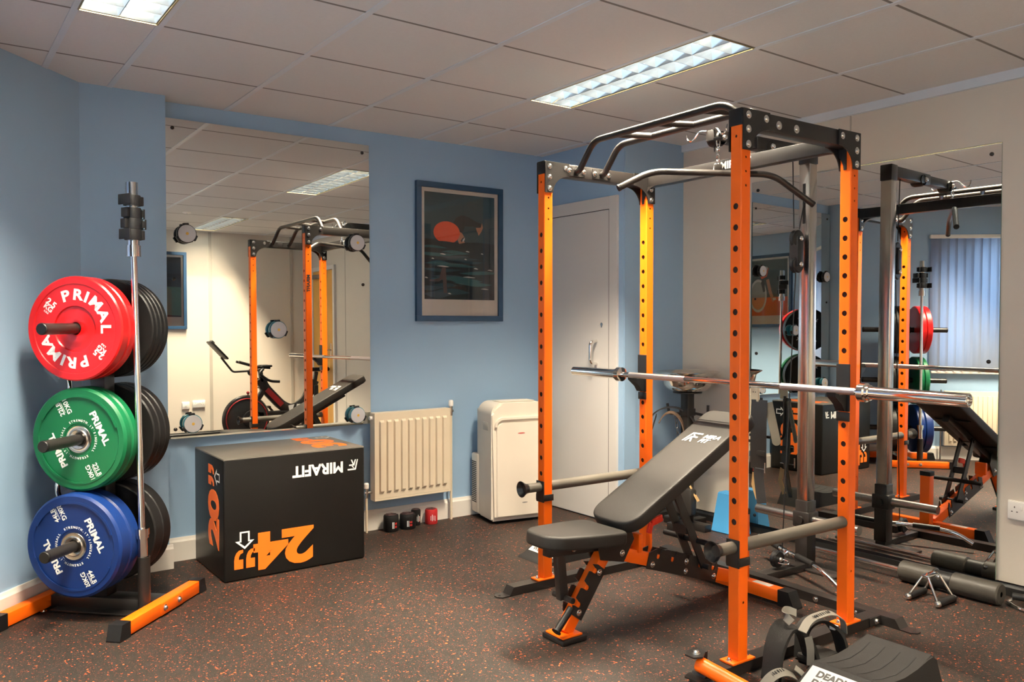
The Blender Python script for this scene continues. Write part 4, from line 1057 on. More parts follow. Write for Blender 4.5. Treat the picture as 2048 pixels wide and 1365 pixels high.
# ------------------------------------------------------------------ sockets and switches
def outlet(label, M, w, h, kind):
    t = thing('wall_socket' if kind != 'switch' else 'wall_switch', label, 'wall socket' if kind != 'switch' else 'wall switch', M.translation.copy()); T = Matrix.Translation(-M.translation) @ M
    mb = MB().bx((-w / 2, -h / 2, 0), (w / 2, h / 2, 0.012), 0.003).bx((-w / 2 + 0.004, -h / 2 + 0.004, 0.0), (w / 2 - 0.004, h / 2 - 0.004, 0.02), 0.004)
    mb.bm.transform(T); mb.build('face_plate', SOCK, t)
    if kind == 'double':
        for sx in (-1, 1):
            mb = MB()
            for dx, dy, ww, hh in ((0, 0.017, 0.004, 0.008), (-0.011, -0.004, 0.007, 0.004), (0.011, -0.004, 0.007, 0.004)):
                mb.bx((sx * w * 0.27 + dx - ww / 2, dy - hh / 2, 0.0200), (sx * w * 0.27 + dx + ww / 2, dy + hh / 2, 0.0206))
            mb.bm.transform(T); mb.split('pin_hole', INK, t, smooth=False)
            mb = MB().bx((sx * w * 0.08 - 0.006, 0.004, 0.019), (sx * w * 0.08 + 0.006, 0.026, 0.024), 0.002); mb.bm.transform(T); mb.build('switch', SOCK, t)
    else:
        mb = MB().bx((-0.008, -0.014, 0.019), (0.008, 0.014, 0.024), 0.002); mb.bm.transform(T); mb.build('switch', SOCK, t)
    return t
outlet('white double wall socket beside the right mirror, cut by the photo edge', basis((XR, 1.655, 0.408), (0, -1, 0), (0, 0, 1)), 0.146, 0.090, 'double')
outlet('white double socket low on the cream front wall, seen in the left mirror', basis((2.740, YB, 0.390), (-1, 0, 0), (0, 0, 1)), 0.146, 0.088, 'double')
outlet('white single socket low on the front wall next to the double one', basis((2.590, YB, 0.380), (-1, 0, 0), (0, 0, 1)), 0.086, 0.088, 'switch')
# detectors on the ceiling near the front wall
def md(x, y, r, h, lab):
    t = thing('smoke_detector', lab, 'smoke detector', (x, y, H))
    MB().lathe([(r, 0), (r, -h * 0.4), (r * 0.9, -h * 0.55), (r * 0.65, -h * 0.6), (r * 0.62, -h), (0, -h)], (0, 0, 0), (0, 0, 1), 28).build('housing', SOCK, t)
    MB().lathe([(r * 0.2, -h), (r * 0.18, -h - 0.003), (0, -h - 0.003)], (0, 0, 0), (0, 0, 1), 12).build('indicator', ZINC, t)
md(2.20, -0.52, 0.052, 0.050, 'white ceiling smoke detector beside the far light, seen in the left mirror')
md(2.24, 0.55, 0.040, 0.012, 'flat white ceiling sensor nearer the middle of the room, seen in the left mirror')

# ------------------------------------------------------------------ radiator under the poster
rd = thing('radiator', 'cream panel radiator on the blue wall beside the black box', 'radiator', (2.250, 4.500, 0.200))
RWd, RHt = 0.535, 0.530
mb = MB(); NF = 10; prof = [(0, 0)]
m0 = 0.020; pitch = (RWd - 2 * m0) / NF
# fluted front sheet: heights profile along x, faded at both ends
zs = [0.0, 0.038, 0.054, RHt - 0.056, RHt - 0.044, RHt]; amp = [0, 0, 1, 1, 0, 0]
xs_ = [0.0, 0.004, m0]
for k in range(NF):
    x = m0 + k * pitch
    xs_ += [x + pitch * 0.16, x + pitch * 0.26, x + pitch * 0.74, x + pitch * 0.84]
xs_ += [RWd - 0.004, RWd]
def dep(x):
    if x < m0 or x > RWd - m0: return 0
    f = ((x - m0) / pitch) % 1
    return 1.0 if 0.25 <= f <= 0.75 else 0.0
grid = [[mb.bm.verts.new((x, 0.0 - 0.0140 * dep(x) * a, z)) for x in xs_] for z, a in zip(zs, amp)]
for A, B in zip(grid, grid[1:]):
    for i in range(len(xs_) - 1): mb.bm.faces.new((A[i], A[i + 1], B[i + 1], B[i]))
mb.build('front_panel', RADW, rd, smooth=False)
MB().bx((0.0, 0.0, 0.0), (RWd, 0.062, 0.010), 0.002).bx((0, 0.001, RHt - 0.006), (RWd, 0.062, RHt + 0.002), 0.002).bx((-0.002, -0.001, 0), (0.006, 0.062, RHt), 0.002).bx((RWd - 0.006, -0.001, 0), (RWd + 0.002, 0.062, RHt), 0.002) \
    .bx((0, 0.045, 0), (RWd, 0.060, RHt), 0.002).build('casing', RADW, rd, smooth=False)
MB().bx((-0.001, -0.002, -0.006), (RWd + 0.001, 0.058, 0.006), 0.002).build('bottom_seam', RADW, rd, smooth=False)
mb = MB()
for x in (0.09, RWd - 0.09): mb.bx((x - 0.02, 0.058, 0.06), (x + 0.02, 0.087, RHt - 0.06), 0.001)
mb.split('wall_bracket', RADW, rd, smooth=False)
# right hand valve and pipe to the floor
MB().tube([(RWd + 0.030, 0.040, -0.199), (RWd + 0.030, 0.040, RHt - 0.03)], 0.0085, 14).build('pipe', RADW, rd)
MB().cyl((RWd + 0.001, 0.040, RHt - 0.022), (RWd + 0.045, 0.040, RHt - 0.022), 0.009).cyl((RWd + 0.030, 0.040, RHt - 0.052), (RWd + 0.030, 0.040, RHt + 0.010), 0.011, seg=8).build('valve', STEEL, rd)
MB().lathe([(0.010, 0), (0.0155, 0.003), (0.0155, 0.034), (0.012, 0.040), (0, 0.041)], (RWd + 0.030, 0.040, RHt + 0.008), (0, 0, 1), 20).build('valve_cap', SOCK, rd)
MB().tube([(-0.038, 0.040, -0.199), (-0.038, 0.040, 0.055)], 0.0075, 14).build('pipe', RADW, rd)
MB().cyl((-0.050, 0.040, 0.045), (0.0, 0.040, 0.045), 0.0085).cyl((-0.038, 0.040, 0.015), (-0.038, 0.040, 0.072), 0.0105, seg=8).build('valve', STEEL, rd)
MB().lathe([(0.010, 0), (0.015, 0.003), (0.015, 0.030), (0.010, 0.036), (0, 0.036)], (-0.038, 0.040, 0.070), (0, 0, 1), 20).build('valve_cap', SOCK, rd)
MB().cyl((-0.022, 0.030, RHt - 0.030), (0.0, 0.030, RHt - 0.030), 0.012, seg=16).build('bleed_plug', SOCK, rd)

# radiator under the window in the slanted wall (seen in the right mirror)
Mr = MD @ Matrix.Translation((0.03, -0.03, 0.14)) ; r2 = thing('radiator', 'cream radiator under the blinds, seen in the right mirror', 'radiator', Mr.translation.copy(), math.atan2(dd.y, dd.x))
mb = MB(); w2, h2 = 0.66, 0.53
mb.bx((0, -0.045, 0), (w2, 0.0, h2), 0.004)
mb.build('casing', RADW, r2)
n2 = 14; mb = MB()
for k in range(n2):
    x = 0.03 + k * (w2 - 0.06) / n2
    mb.bx((x + 0.008, -0.055, 0.045), (x + (w2 - 0.06) / n2 - 0.008, -0.044, h2 - 0.045), 0.004)
o = mb.build('front_panel', RADW, r2)
MB().cyl((w2 + 0.001, -0.025, h2 - 0.03), (w2 + 0.035, -0.025, h2 - 0.03), 0.010).cyl((w2 + 0.03, -0.025, -0.139), (w2 + 0.03, -0.025, h2 + 0.01), 0.008).build('valve', STEEL, r2)

# ------------------------------------------------------------------ portable air conditioner
ac = thing('portable_air_conditioner', 'white portable air conditioner beside the cupboard door in the corner', 'air conditioner', (2.940, 4.247, 0), math.radians(-10.9))
AW, AD, AH = 0.400, 0.230, 0.770
mb = MB(); prof = []
pts2 = [(0.0, 0.03), (0.0, AH - 0.075)] + [(0.075 - 0.075 * math.cos(a), AH - 0.075 + 0.075 * math.sin(a)) for a in [PI / 2 * i / 8 for i in range(1, 9)]]
pts2 += [(AW - x, z) for x, z in pts2[::-1]]
mb.prism(pts2, AD, Matrix(((1, 0, 0, 0), (0, 0, 1, 0.004), (0, 1, 0, 0), (0, 0, 0, 1))))
es = [e for e in mb.bm.edges if all(abs(v.co.y - 0.004) < 1e-5 for v in e.verts)]
bmesh.ops.bevel(mb.bm, geom=es, offset=0.016, segments=4, affect='EDGES')
mb.bx((0.012, 0.02, 0.018), (AW - 0.012, AD - 0.004, 0.034))
mb.build('body', ACW, ac)
# raised front panel below the curved hood
pf = [(0.030, 0.045), (0.030, AH - 0.165)] + [(0.070 - 0.040 * math.cos(a), AH - 0.165 + 0.040 * math.sin(a)) for a in [PI / 2 * i / 6 for i in range(1, 7)]]
pf += [(AW - x, z) for x, z in pf[::-1]]
mb = MB(); mb.prism(pf, 0.012, Matrix(((1, 0, 0, 0), (0, 0, 1, -0.006), (0, 1, 0, 0), (0, 0, 0, 1))))
es = [e for e in mb.bm.edges if all(abs(v.co.y + 0.006) < 1e-5 for v in e.verts)]
bmesh.ops.bevel(mb.bm, geom=es, offset=0.005, segments=3, affect='EDGES'); mb.build('front_panel', ACW, ac)
hd = [(0.016, AH - 0.150)] + [(0.066 - 0.050 * math.cos(a), AH - 0.150 + 0.060 * math.sin(a)) for a in [PI / 2 * i / 6 for i in range(1, 7)]]
inn = [(0.030, AH - 0.150)] + [(0.072 - 0.042 * math.cos(a), AH - 0.150 + 0.045 * math.sin(a)) for a in [PI / 2 * i / 6 for i in range(1, 7)]]
mb = MB(); out_ = hd + [(AW - x, z) for x, z in hd[::-1]]; in_ = inn + [(AW - x, z) for x, z in inn[::-1]]
mb.prism(out_ + in_[::-1], 0.016, Matrix(((1, 0, 0, 0), (0, 0, 1, -0.010), (0, 1, 0, 0), (0, 0, 0, 1)))); mb.build('hood_lip', ACW, ac)
MB().bx((-0.012, AD - 0.01, 0.03), (AW + 0.012, 0.325, 0.42), 0.012).bx((0.014, AD, 0.36), (AW - 0.014, 0.290, AH - 0.05), 0.012).build('rear_housing', ACW, ac)
mb = MB()
for k in range(22): mb.bx((-0.0128, AD + 0.004, 0.100 + k * 0.0125), (-0.0115, 0.310, 0.1065 + k * 0.0125))
o = mb.build('vent_slots', DARK, ac, smooth=False); o['kind'] = 'stuff'
MB().bx((-0.002, 0.065, 0.590), (0.004, 0.150, 0.645), 0.004).build('carry_handle', pm('handle_recess', (0.52, 0.48, 0.42), 0.4), ac)
MB().prism(ell(0.20, 0.575, 0.026, 0.0035), 0.0006, Matrix(((1, 0, 0, 0), (0, 0, -1, -0.0062), (0, 1, 0, 0), (0, 0, 0, 1)))).build('badge', pm('red_badge', (0.5, 0.05, 0.04), 0.4), ac, smooth=False)
MB().prism(ell(0.225, 0.128, 0.020, 0.0035), 0.0006, Matrix(((1, 0, 0, 0), (0, 0, -1, -0.0062), (0, 1, 0, 0), (0, 0, 0, 1)))).build('energy_mark', pm('grey_badge', (0.2, 0.19, 0.18), 0.4), ac, smooth=False)
MB().bx((0.075, 0.06, AH + 0.002), (AW - 0.075, 0.17, AH + 0.006), 0.002).build('air_flap', ACW, ac)
mb = MB()
for x in (0.05, AW - 0.05):
    for y in (0.04, 0.28): mb.cyl((x - 0.012, y, 0.0155), (x + 0.012, y, 0.0155), 0.0150, seg=16)
mb.split('castor', BLKP, ac)

# ------------------------------------------------------------------ rolled wraps on the floor under the radiator
for k, (x, y, r, h, lab) in enumerate(((2.362, 4.508, 0.047, 0.098, 'leftmost black roll of wrap under the radiator'), (2.476, 4.505, 0.050, 0.090, 'widest black roll of wrap, second from the left'),
                                       (2.556, 4.545, 0.030, 0.098, 'narrow black and red roll of wrap, third from the left'), (2.655, 4.522, 0.040, 0.092, 'rightmost red roll of wrap under the radiator'))):
    t = thing('wrap_roll', lab, 'wrist wrap roll', (x, y, 0), math.radians((10, -5, 20, 0)[k]), 'rolled wraps on the floor')
    red = k >= 2
    MB().lathe([(0.006, h), (r * 0.5, h + 0.003), (r * 0.93, h), (r, h - 0.008), (r, 0.008), (r * 0.95, 0.001), (0, 0.001)], (0, 0, 0), (0, 0, 1), 36).build('roll', pm('wrap_red', (0.42, 0.012, 0.012), 0.6) if k == 3 else pm('wrap_black', (0.006, 0.005, 0.005), 0.7, spec=0.2), t)
    MB().tube([(r * f / 40 * 0.9 * math.cos(f * 0.9), r * f / 40 * 0.9 * math.sin(f * 0.9), h + 0.003) for f in range(3, 40)], 0.0012, 6).build('spiral_edge', pm('wrap_edge', (0.06, 0.03, 0.03), 0.7), t)
    mb = MB(); n = 0
    for a, z0, z1, wd in ((-118, 0.22, 0.62, 5), (-108, 0.22, 0.62, 4)) if not red else ((-125, 0.3, 0.6, 4), (-112, 0.25, 0.7, 5), (-98, 0.3, 0.62, 4), (-84, 0.25, 0.6, 4)):
        a0, a1 = math.radians(a), math.radians(a + wd); rr = r + 0.0006
        mb.quad((rr * math.cos(a0), rr * math.sin(a0), h * z0), (rr * math.cos(a1), rr * math.sin(a1), h * z0), (rr * math.cos(a1), rr * math.sin(a1), h * z1), (rr * math.cos(a0), rr * math.sin(a0), h * z1))
    mb.split('printed_bar', PRINT, t, smooth=False)
    if k < 3:
        mb = MB()
        for a in (-98, -88):
            for z0 in (0.25, 0.45):
                a0, a1 = math.radians(a), math.radians(a + 7); rr = r + 0.0006
                mb.quad((rr * math.cos(a0), rr * math.sin(a0), h * z0), (rr * math.cos(a1), rr * math.sin(a1), h * z0), (rr * math.cos(a1), rr * math.sin(a1), h * (z0 + 0.13)), (rr * math.cos(a0), rr * math.sin(a0), h * (z0 + 0.13)))
        mb.split('printed_red_block', pm('wrap_print_red', (0.5, 0.02, 0.015), 0.5), t, smooth=False)
# ------------------------------------------------------------------ adjustable bench inside the rack
bn = thing('weight_bench', 'black adjustable bench with orange frame, its backrest raised, inside the power rack', 'weight bench', (2.10, 2.545, 0))
OX, OY = 2.10, 2.545
def b(x, y, z): return Vector((x - OX, y, z))            # world x/z, y relative to the centre line
def pad(poly, th, M, bev, name, m):
    n = len(poly); q = []
    for a in range(n):
        p0, p1, p2 = Vector(poly[a - 1]), Vector(poly[a]), Vector(poly[(a + 1) % n])
        k1 = min(0.045, (p0 - p1).length * 0.48); k2 = min(0.045, (p2 - p1).length * 0.48)
        s0 = p1 + (p0 - p1).normalized() * k1; s1 = p1 + (p2 - p1).normalized() * k2
        for i in range(7):
            t = i / 6; q.append(s0 * (1 - t) ** 2 + p1 * 2 * t * (1 - t) + s1 * t * t)
    c = sum(q, Vector((0, 0))) / len(q); rings = []; mb = MB()
    for dz, ins in [(-th, bev), (-th + bev * 0.3, bev * 0.3), (-th + bev, 0), (-bev, 0), (-bev * 0.62, bev * 0.08), (-bev * 0.3, bev * 0.3), (-bev * 0.08, bev * 0.62), (0, bev), (0.0006, 0.05)]:
        ring = []
        for p in q:
            d = p - c; ring.append(mb.bm.verts.new((*(p - d.normalized() * ins), dz)))
        rings.append(ring)
    for A, B in zip(rings, rings[1:]):
        for a in range(len(q)): mb.bm.faces.new((A[a], A[(a + 1) % len(q)], B[(a + 1) % len(q)], B[a]))
    mb.bm.faces.new(rings[0][::-1]); mb.bm.faces.new(rings[-1])
    mb.bm.transform(M); return mb.build(name, m, bn, angle=50)
def tilt(x, z, ang):      # local x along the slope, local z normal
    c, s = math.cos(ang), math.sin(ang)
    return Matrix(((c, 0, -s, x - OX), (0, 1, 0, 0), (s, 0, c, z), (0, 0, 0, 1)))
VINYL2 = pm('bench_vinyl', (0.021, 0.019, 0.0165), 0.56, bump=(420, 0.2), spec=0.28)
Ms = tilt(1.965, 0.452, math.radians(-3.5))
seat = pad([(0.0, -0.065), (0.060, -0.112), (0.27, -0.142), (0.385, -0.142), (0.385, 0.142), (0.27, 0.142), (0.060, 0.112), (0.0, 0.065)], 0.055, Ms, 0.012, 'seat_pad', VINYL2)
AB = math.radians(26.8); Mb = tilt(2.345, 0.452, AB)
back = pad([(0.0, -0.085), (0.045, -0.135), (0.90, -0.135), (0.90, 0.135), (0.045, 0.135), (0.0, 0.085)], 0.058, Mb, 0.012, 'backrest_pad', VINYL2)
mb = MB()
mb.tube([Mb @ Vector(p) for p in ((0.80, -0.1365, -0.004), (0.80, -0.130, 0.0012), (0.80, 0.130, 0.0012), (0.80, 0.1365, -0.004))], 0.0014, 6); mb.build('seam', BLKP, back)
# logo on the backrest
ML = Mb @ Matrix.Translation((0.655, 0.0, 0.0020)) @ basis((0, 0, 0), (0, -1, 0), (1, 0, 0))
mb = MB()
for p in logo_polys(): mb.prism(p, 0.0008, ML @ Matrix.Translation((-0.084, -0.038, 0)) @ Matrix.Diagonal((0.078, 0.072, 1, 1)))
mb.build('maker_logo', PRINT, back, smooth=False)
texts_part('maker_name', [('MIRA', 0.040, ML @ Matrix.Translation((0.056, 0.014, 0)), dict(offset=0.02, shear=0.25)), ('FIT', 0.040, ML @ Matrix.Translation((0.032, -0.022, 0)), dict(offset=0.02, shear=0.25))], PRINT, back)
def pc(x, z, nz):        # point under the backrest
    return Mb @ Vector((x, 0, nz))
MB().bar(Mb @ Vector((0.05, 0, -0.083)), Mb @ Vector((0.70, 0, -0.083)), 0.045, 0.045, 0.003).build('backrest_frame', BLKM, bn)
for x in (0.18, 0.62): MB().bar(Mb @ Vector((x, -0.11, -0.0625)), Mb @ Vector((x, 0.11, -0.0625)), 0.030, 0.006).build('cross_plate', BLKM, bn, smooth=False)
MB().bar(b(2.02, 0, 0.372), b(2.32, 0, 0.355), 0.045, 0.045, 0.003).build('seat_frame', BLKM, bn)
# hinge block
mb = MB()
for s in (-1, 1):
    mb.prism([(2.28 - OX, 0.30), (2.41 - OX, 0.27), (2.47 - OX, 0.36), (2.44 - OX, 0.43), (2.34 - OX, 0.41), (2.26 - OX, 0.385)], 0.005, Matrix(((1, 0, 0, 0), (0, 0, 1, s * 0.034 - 0.0025), (0, 1, 0, 0), (0, 0, 0, 1))))
mb.split('hinge_plate', BLKM, bn, smooth=False)
mb = MB()
for x, z in ((2.36, 0.405), (2.40, 0.31), (2.135, 0.372)): bolt(mb, b(x, -0.037, z), (0, -1, 0), 0.010, 0.010)
mb.split('hinge_bolt', ZINC, bn)
# front leg with base plate, hook plates and transport handle
leg = MB().bar(b(2.112, 0, 0.030), b(2.345, 0, 0.345), 0.052, 0.052, 0.004).build('front_leg', ORANGE, bn)
MB().bx(b(2.052, -0.068, 0.001), b(2.180, 0.068, 0.022), 0.006).build('leg_foot', RUBB, leg)
MB().bx(b(2.062, -0.055, 0.022), b(2.165, 0.055, 0.030), 0.002).build('leg_base_plate', ORANGE, leg)
def hooks(x0, z0, x1, z1, n, w0, w1, up=1, name='hook_plate'):
    """plate along a line with n round notches in its upper edge"""
    d = Vector((x1 - x0, 0, z1 - z0)); L = d.length; d.normalize(); u = Vector((-d.z, 0, d.x)) * up
    poly = [(0, -w0), (L, -w0), (L, w1 * 0.5)]
    for k in range(n)[::-1]:
        c = L * (k + 0.62) / n; r = 0.011
        poly += [(c + r * 1.6, w1), (c + r, w1 * 0.55)]
        poly += [(c + r * math.cos(a), w1 * 0.42 + r * math.sin(a)) for a in [-0.2 - (PI - 0.4) * i / 6 for i in range(7)]]
        poly += [(c - r, w1 * 0.85), (c - r * 1.3, w1)]
    poly += [(0, w1 * 0.6)]
    for s in (-1, 1):
        M = Matrix(((d.x, u.x, 0, x0 - OX), (0, 0, 1, s * 0.0295 - 0.0025), (d.z, u.z, 0, z0), (0, 0, 0, 1)))
        MB().prism(poly, 0.005, M).build(name, BLKM, bn, smooth=False)
hooks(2.155, 0.085, 2.290, 0.268, 3, 0.028, 0.050)
mb = MB()
for x, z in ((2.165, 0.105), (2.275, 0.250)): bolt(mb, b(x, -0.033, z), (0, -1, 0), 0.009, 0.010)
mb.split('plate_bolt', ZINC, bn)
st = MB().bar(b(2.105, 0, 0.165), b(2.085, 0, 0.360), 0.042, 0.030, 0.002).build('seat_strut', BLKM, bn)
MB().cyl(b(2.110, -0.060, 0.170), b(2.110, 0.060, 0.170), 0.012, seg=18).build('strut_pin', BLKM, st)
hd_ = MB().cyl(b(2.125, -0.030, 0.130), b(2.040, -0.045, 0.062), 0.0145, seg=20).build('transport_handle', RUBB, bn)
MB().lathe([(0.0145, 0), (0.020, 0.002), (0.020, 0.006), (0, 0.007)], b(2.040, -0.045, 0.062), Vector((-0.085, -0.015, -0.068)), 20).build('handle_flange', RUBB, hd_)
# main spine, rear foot and upright
spn = MB().bar(b(2.36, 0, 0.318), b(3.165, 0, 0.060), 0.052, 0.058, 0.004).build('spine', ORANGE, bn)
hooks(2.560, 0.250, 3.010, 0.108, 5, 0.036, 0.058)
mb = MB()
for x, z in ((2.585, 0.228), (2.80, 0.205), (2.795, 0.162), (2.985, 0.105)): bolt(mb, b(x, -0.033, z), (0, -1, 0), 0.009, 0.010)
mb.split('plate_bolt', ZINC, bn)
MB().bx(b(2.50, -0.035, 0.292), b(2.525, 0.035, 0.372), 0.003).build('front_stop', ORANGE, bn)
s1 = MB().bar(b(2.715, 0.038, 0.545), b(2.915, 0.038, 0.165), 0.010, 0.040).bar(b(2.715, -0.038, 0.545), b(2.915, -0.038, 0.165), 0.010, 0.040) \
    .bx(b(2.79, -0.04, 0.330), b(2.83, 0.04, 0.370)).build('backrest_strut', BLKM, bn, smooth=False)
MB().cyl(b(2.910, -0.075, 0.168), b(2.910, 0.075, 0.168), 0.012, seg=18).cyl(b(2.72, -0.05, 0.532), b(2.72, 0.05, 0.532), 0.012, seg=18).split('strut_pin', BLKM, s1)
MB().cyl(b(2.865, -0.16, 0.290), b(2.865, 0.16, 0.290), 0.013, seg=18).build('adjust_handle', RUBB, s1)
rf = MB().bx(b(3.145, -0.285, 0.014), b(3.200, 0.285, 0.070), 0.003).build('rear_foot', ORANGE, bn)
for s in (-1, 1):
    y0, y1 = (0.270, 0.355)
    m2 = MB(); pl = [(y0, 0.0), (y0, 0.074), (y1 - 0.030, 0.074), (y1, 0.006), (y1, 0.0)]
    M = Matrix(((0, 0, 1, 3.140 - OX), (s, 0, 0, 0), (0, 1, 0, 0), (0, 0, 0, 1)))
    m2.prism(pl, 0.065, M); m2.build('end_cap', RUBB, rf, smooth=False)
up_ = MB().bx(b(3.202, -0.028, 0.040), b(3.254, 0.032, 0.365), 0.003).build('rear_upright', ORANGE, bn)
MB().bx(b(3.199, -0.031, 0.355), b(3.257, 0.035, 0.385), 0.005).build('upright_cap', RUBB, up_)
MB().bx(b(3.155, -0.215, 0.0702), b(3.190, -0.120, 0.0708)).build('sticker', LABEL, rf, smooth=False)
MB().bar(b(2.655, 0.045, 0.385), b(2.725, 0.045, 0.400), 0.016, 0.034, 0.006).bar(b(2.655, 0.045, 0.385), b(2.640, 0.045, 0.340), 0.014, 0.028, 0.005).build('release_lever', pm('red_plastic', (0.85, 0.045, 0.02), 0.4), bn)
# ------------------------------------------------------------------ deadlift wedges
def wedge(x0, y0, label):
    """x0 = low end, y0 = right hand side; ramps up towards +x"""
    t = thing('deadlift_wedge', label, 'foam wedge', (x0, y0, 0))
    W_ = 0.250
    top = [(0.195, 0.104), (0.26, 0.094), (0.34, 0.090), (0.42, 0.098), (0.49, 0.112), (0.525, 0.122)]
    poly = [(0.0, 0.0), (0.012, 0.010), (0.030, 0.014)] + [(0.045, 0.020)] + top + [(0.545, 0.110), (0.590, 0.010), (0.60, 0.0)]
    mb = MB(); mb.prism(poly, -W_, Matrix(((1, 0, 0, 0), (0, 0, -1, 0), (0, 1, 0, 0), (0, 0, 0, 1))))
    es = [e for e in mb.bm.edges if abs(e.verts[0].co.y - e.verts[1].co.y) < 1e-6 and e.verts[0].co.z > 0.015]
    bmesh.ops.bevel(mb.bm, geom=es, offset=0.006, segments=3, affect='EDGES')
    bd = mb.build('body', pm('wedge_foam', (0.010, 0.009, 0.0085), 0.7, bump=(600, 0.4), spec=0.3), t)
    mb = MB()
    for k in range(4):
        y = W_ * (k + 0.75) / 4.4
        pts = [(x, y - 0.012 * math.sin((x - 0.2) / 0.3 * PI), z + 0.0006) for x, z in [(0.215, 0.1005), (0.26, 0.0945), (0.34, 0.0905), (0.42, 0.0985), (0.485, 0.1108)]]
        mb.strip(pts, 0.0045, 0.0015, (0, 1, 0))
    mb.split('groove', DARK, bd, smooth=False)
    d = Vector((0.195 - 0.045, 0, 0.104 - 0.020)).normalized(); n = Vector((-d.z, 0, d.x))
    M = Matrix((Vector((0, -1, 0)), d, n)).transposed().to_4x4(); M.translation = Vector((0.120, W_ / 2, 0.062)) + n * 0.0008
    mb = MB(); mb.box((0, 0, 0), (W_ - 0.024, 0.125, 0.001)); mb.bm.transform(M); lb_ = mb.build('label', pm('wedge_label', (0.48, 0.455, 0.43), 0.5), t, smooth=False)
    texts_part('label_text', [('DEADLIFT', 0.037, M @ Matrix.Translation((0, 0.035, 0.0006)), dict(offset=0.05, xs=0.98, ext=0.0003)),
                              ('DEADLIFT', 0.037, M @ Matrix.Translation((0, -0.003, 0.0006)), dict(offset=0.05, xs=0.98, ext=0.0003)),
                              ('WEDGE', 0.034, M @ Matrix.Translation((-0.03, -0.040, 0.0006)), dict(offset=0.02, ext=0.0003))], INK, lb_)
    return t
wedge(2.330, 1.430, 'black foam wedge with a lettered white label in the bottom right foreground')
wedge(2.655, 3.345, 'black foam wedge half hidden behind the rear left post under the bench seat')

# ------------------------------------------------------------------ padded straps lying by the rack's front rail
sp = thing('padded_harness', 'black padded strap loops with grey printed webbing in the foreground by the wedge', 'lifting strap', (2.62, 1.80, 0))
def L_(pts): return [(x - 2.62, y - 1.80, z) for x, y, z in pts]
NEO = pm('neoprene', (0.012, 0.011, 0.010), 0.75, bump=(300, 0.3), spec=0.3)
MB().strip(arc(L_([(2.450, 1.800, 0.006), (2.490, 1.815, 0.120), (2.585, 1.835, 0.178), (2.665, 1.810, 0.120), (2.690, 1.790, 0.010)]), 0.06, 8), 0.085, 0.014, (0.25, 1, 0.15)).build('padded_cuff', NEO, sp)
MB().strip(arc(L_([(2.700, 1.85, 0.01), (2.720, 1.86, 0.125), (2.800, 1.845, 0.150), (2.860, 1.80, 0.100), (2.870, 1.78, 0.008)]), 0.05, 8), 0.060, 0.012, (0.2, 1, 0.1)).build('padded_cuff', NEO, sp)
MB().strip(arc(L_([(2.560, 1.750, 0.172), (2.640, 1.775, 0.196), (2.760, 1.765, 0.200), (2.850, 1.770, 0.150), (2.865, 1.775, 0.095)]), 0.05, 8), 0.030, 0.003, (0.1, 1, 0.35)).build('webbing_strap', STRAPG, sp)
MB().strip(arc(L_([(2.570, 1.80, 0.188), (2.560, 1.83, 0.212), (2.610, 1.85, 0.215), (2.640, 1.83, 0.200)]), 0.02, 6), 0.030, 0.003, (0.1, 0.6, 0.8)).build('webbing_strap', STRAPG, sp)
MB().strip(arc(L_([(2.585, 1.742, 0.150), (2.595, 1.738, 0.105), (2.600, 1.742, 0.045)]), 0.04, 6), 0.028, 0.003, (1, -0.6, 0)).build('webbing_strap', STRAPG, sp)
MB().strip(arc(L_([(2.345, 1.760, 0.020), (2.395, 1.755, 0.055), (2.450, 1.745, 0.060), (2.500, 1.735, 0.030)]), 0.04, 6), 0.036, 0.003, (0.2, 1, 0.5)).build('webbing_strap', STRAPG, sp)
MB().strip(arc(L_([(2.505, 1.740, 0.060), (2.520, 1.715, 0.040), (2.525, 1.700, 0.006)]), 0.03, 6), 0.030, 0.003, (1, 0.2, 0)).build('webbing_strap', STRAPG, sp)
mb = MB()
for k in range(9):
    x = 2.655 + k * 0.012; mb.box((x - 2.62, 1.768 - 1.80, 0.2005), (0.0055 if k % 3 else 0.003, 0.012, 0.0012), Matrix.Rotation(0.35, 3, 'X'))
for k in range(5): mb.box((2.40 + k * 0.013 - 2.62, 1.752 - 1.80, 0.0635 - abs(k - 2) * 0.001), (0.005, 0.012, 0.0012), Matrix.Rotation(0.45, 3, 'X'))
mb.split('printed_mark', INK, sp, smooth=False)
MB().bx((0.06, -0.035, 0.001), (0.20, 0.06, 0.035), 0.012).build('padded_tab', NEO, sp)
MB().bx((0.205, -0.01, 0.105), (0.235, 0.012, 0.118), 0.002).build('white_tag', LABEL, sp)

# ------------------------------------------------------------------ foam covered roller bar by the right mirror
rb = thing('foam_roller_bar', 'long chrome bar with thick grey foam sleeves on the floor along the right mirror', 'roller bar', (3.955, 1.90, 0.052))
MB().cyl((0, 0.80, 0), (0, 0.22, 0), 0.0125, seg=20).lathe([(0.0125, 0), (0.017, 0.003), (0.017, 0.03), (0.0125, 0.033)], (0, 0.22, 0), (0, 1, 0), 20).build('bar', CHROME, rb)
for a, c in ((0.240, 0.070), (-0.010, -0.222)):
    MB().lathe([(0.012, 0), (0.044, 0), (0.0505, 0.006), (0.0505, abs(a - c) - 0.006), (0.044, abs(a - c)), (0.012, abs(a - c))], (0, a, 0), (0, -1, 0), 40).build('foam_sleeve', ROLLF, rb)
MB().cyl((0, 0.072, 0), (0, -0.012, 0), 0.042, seg=36).build('centre_grip', RUBB, rb)

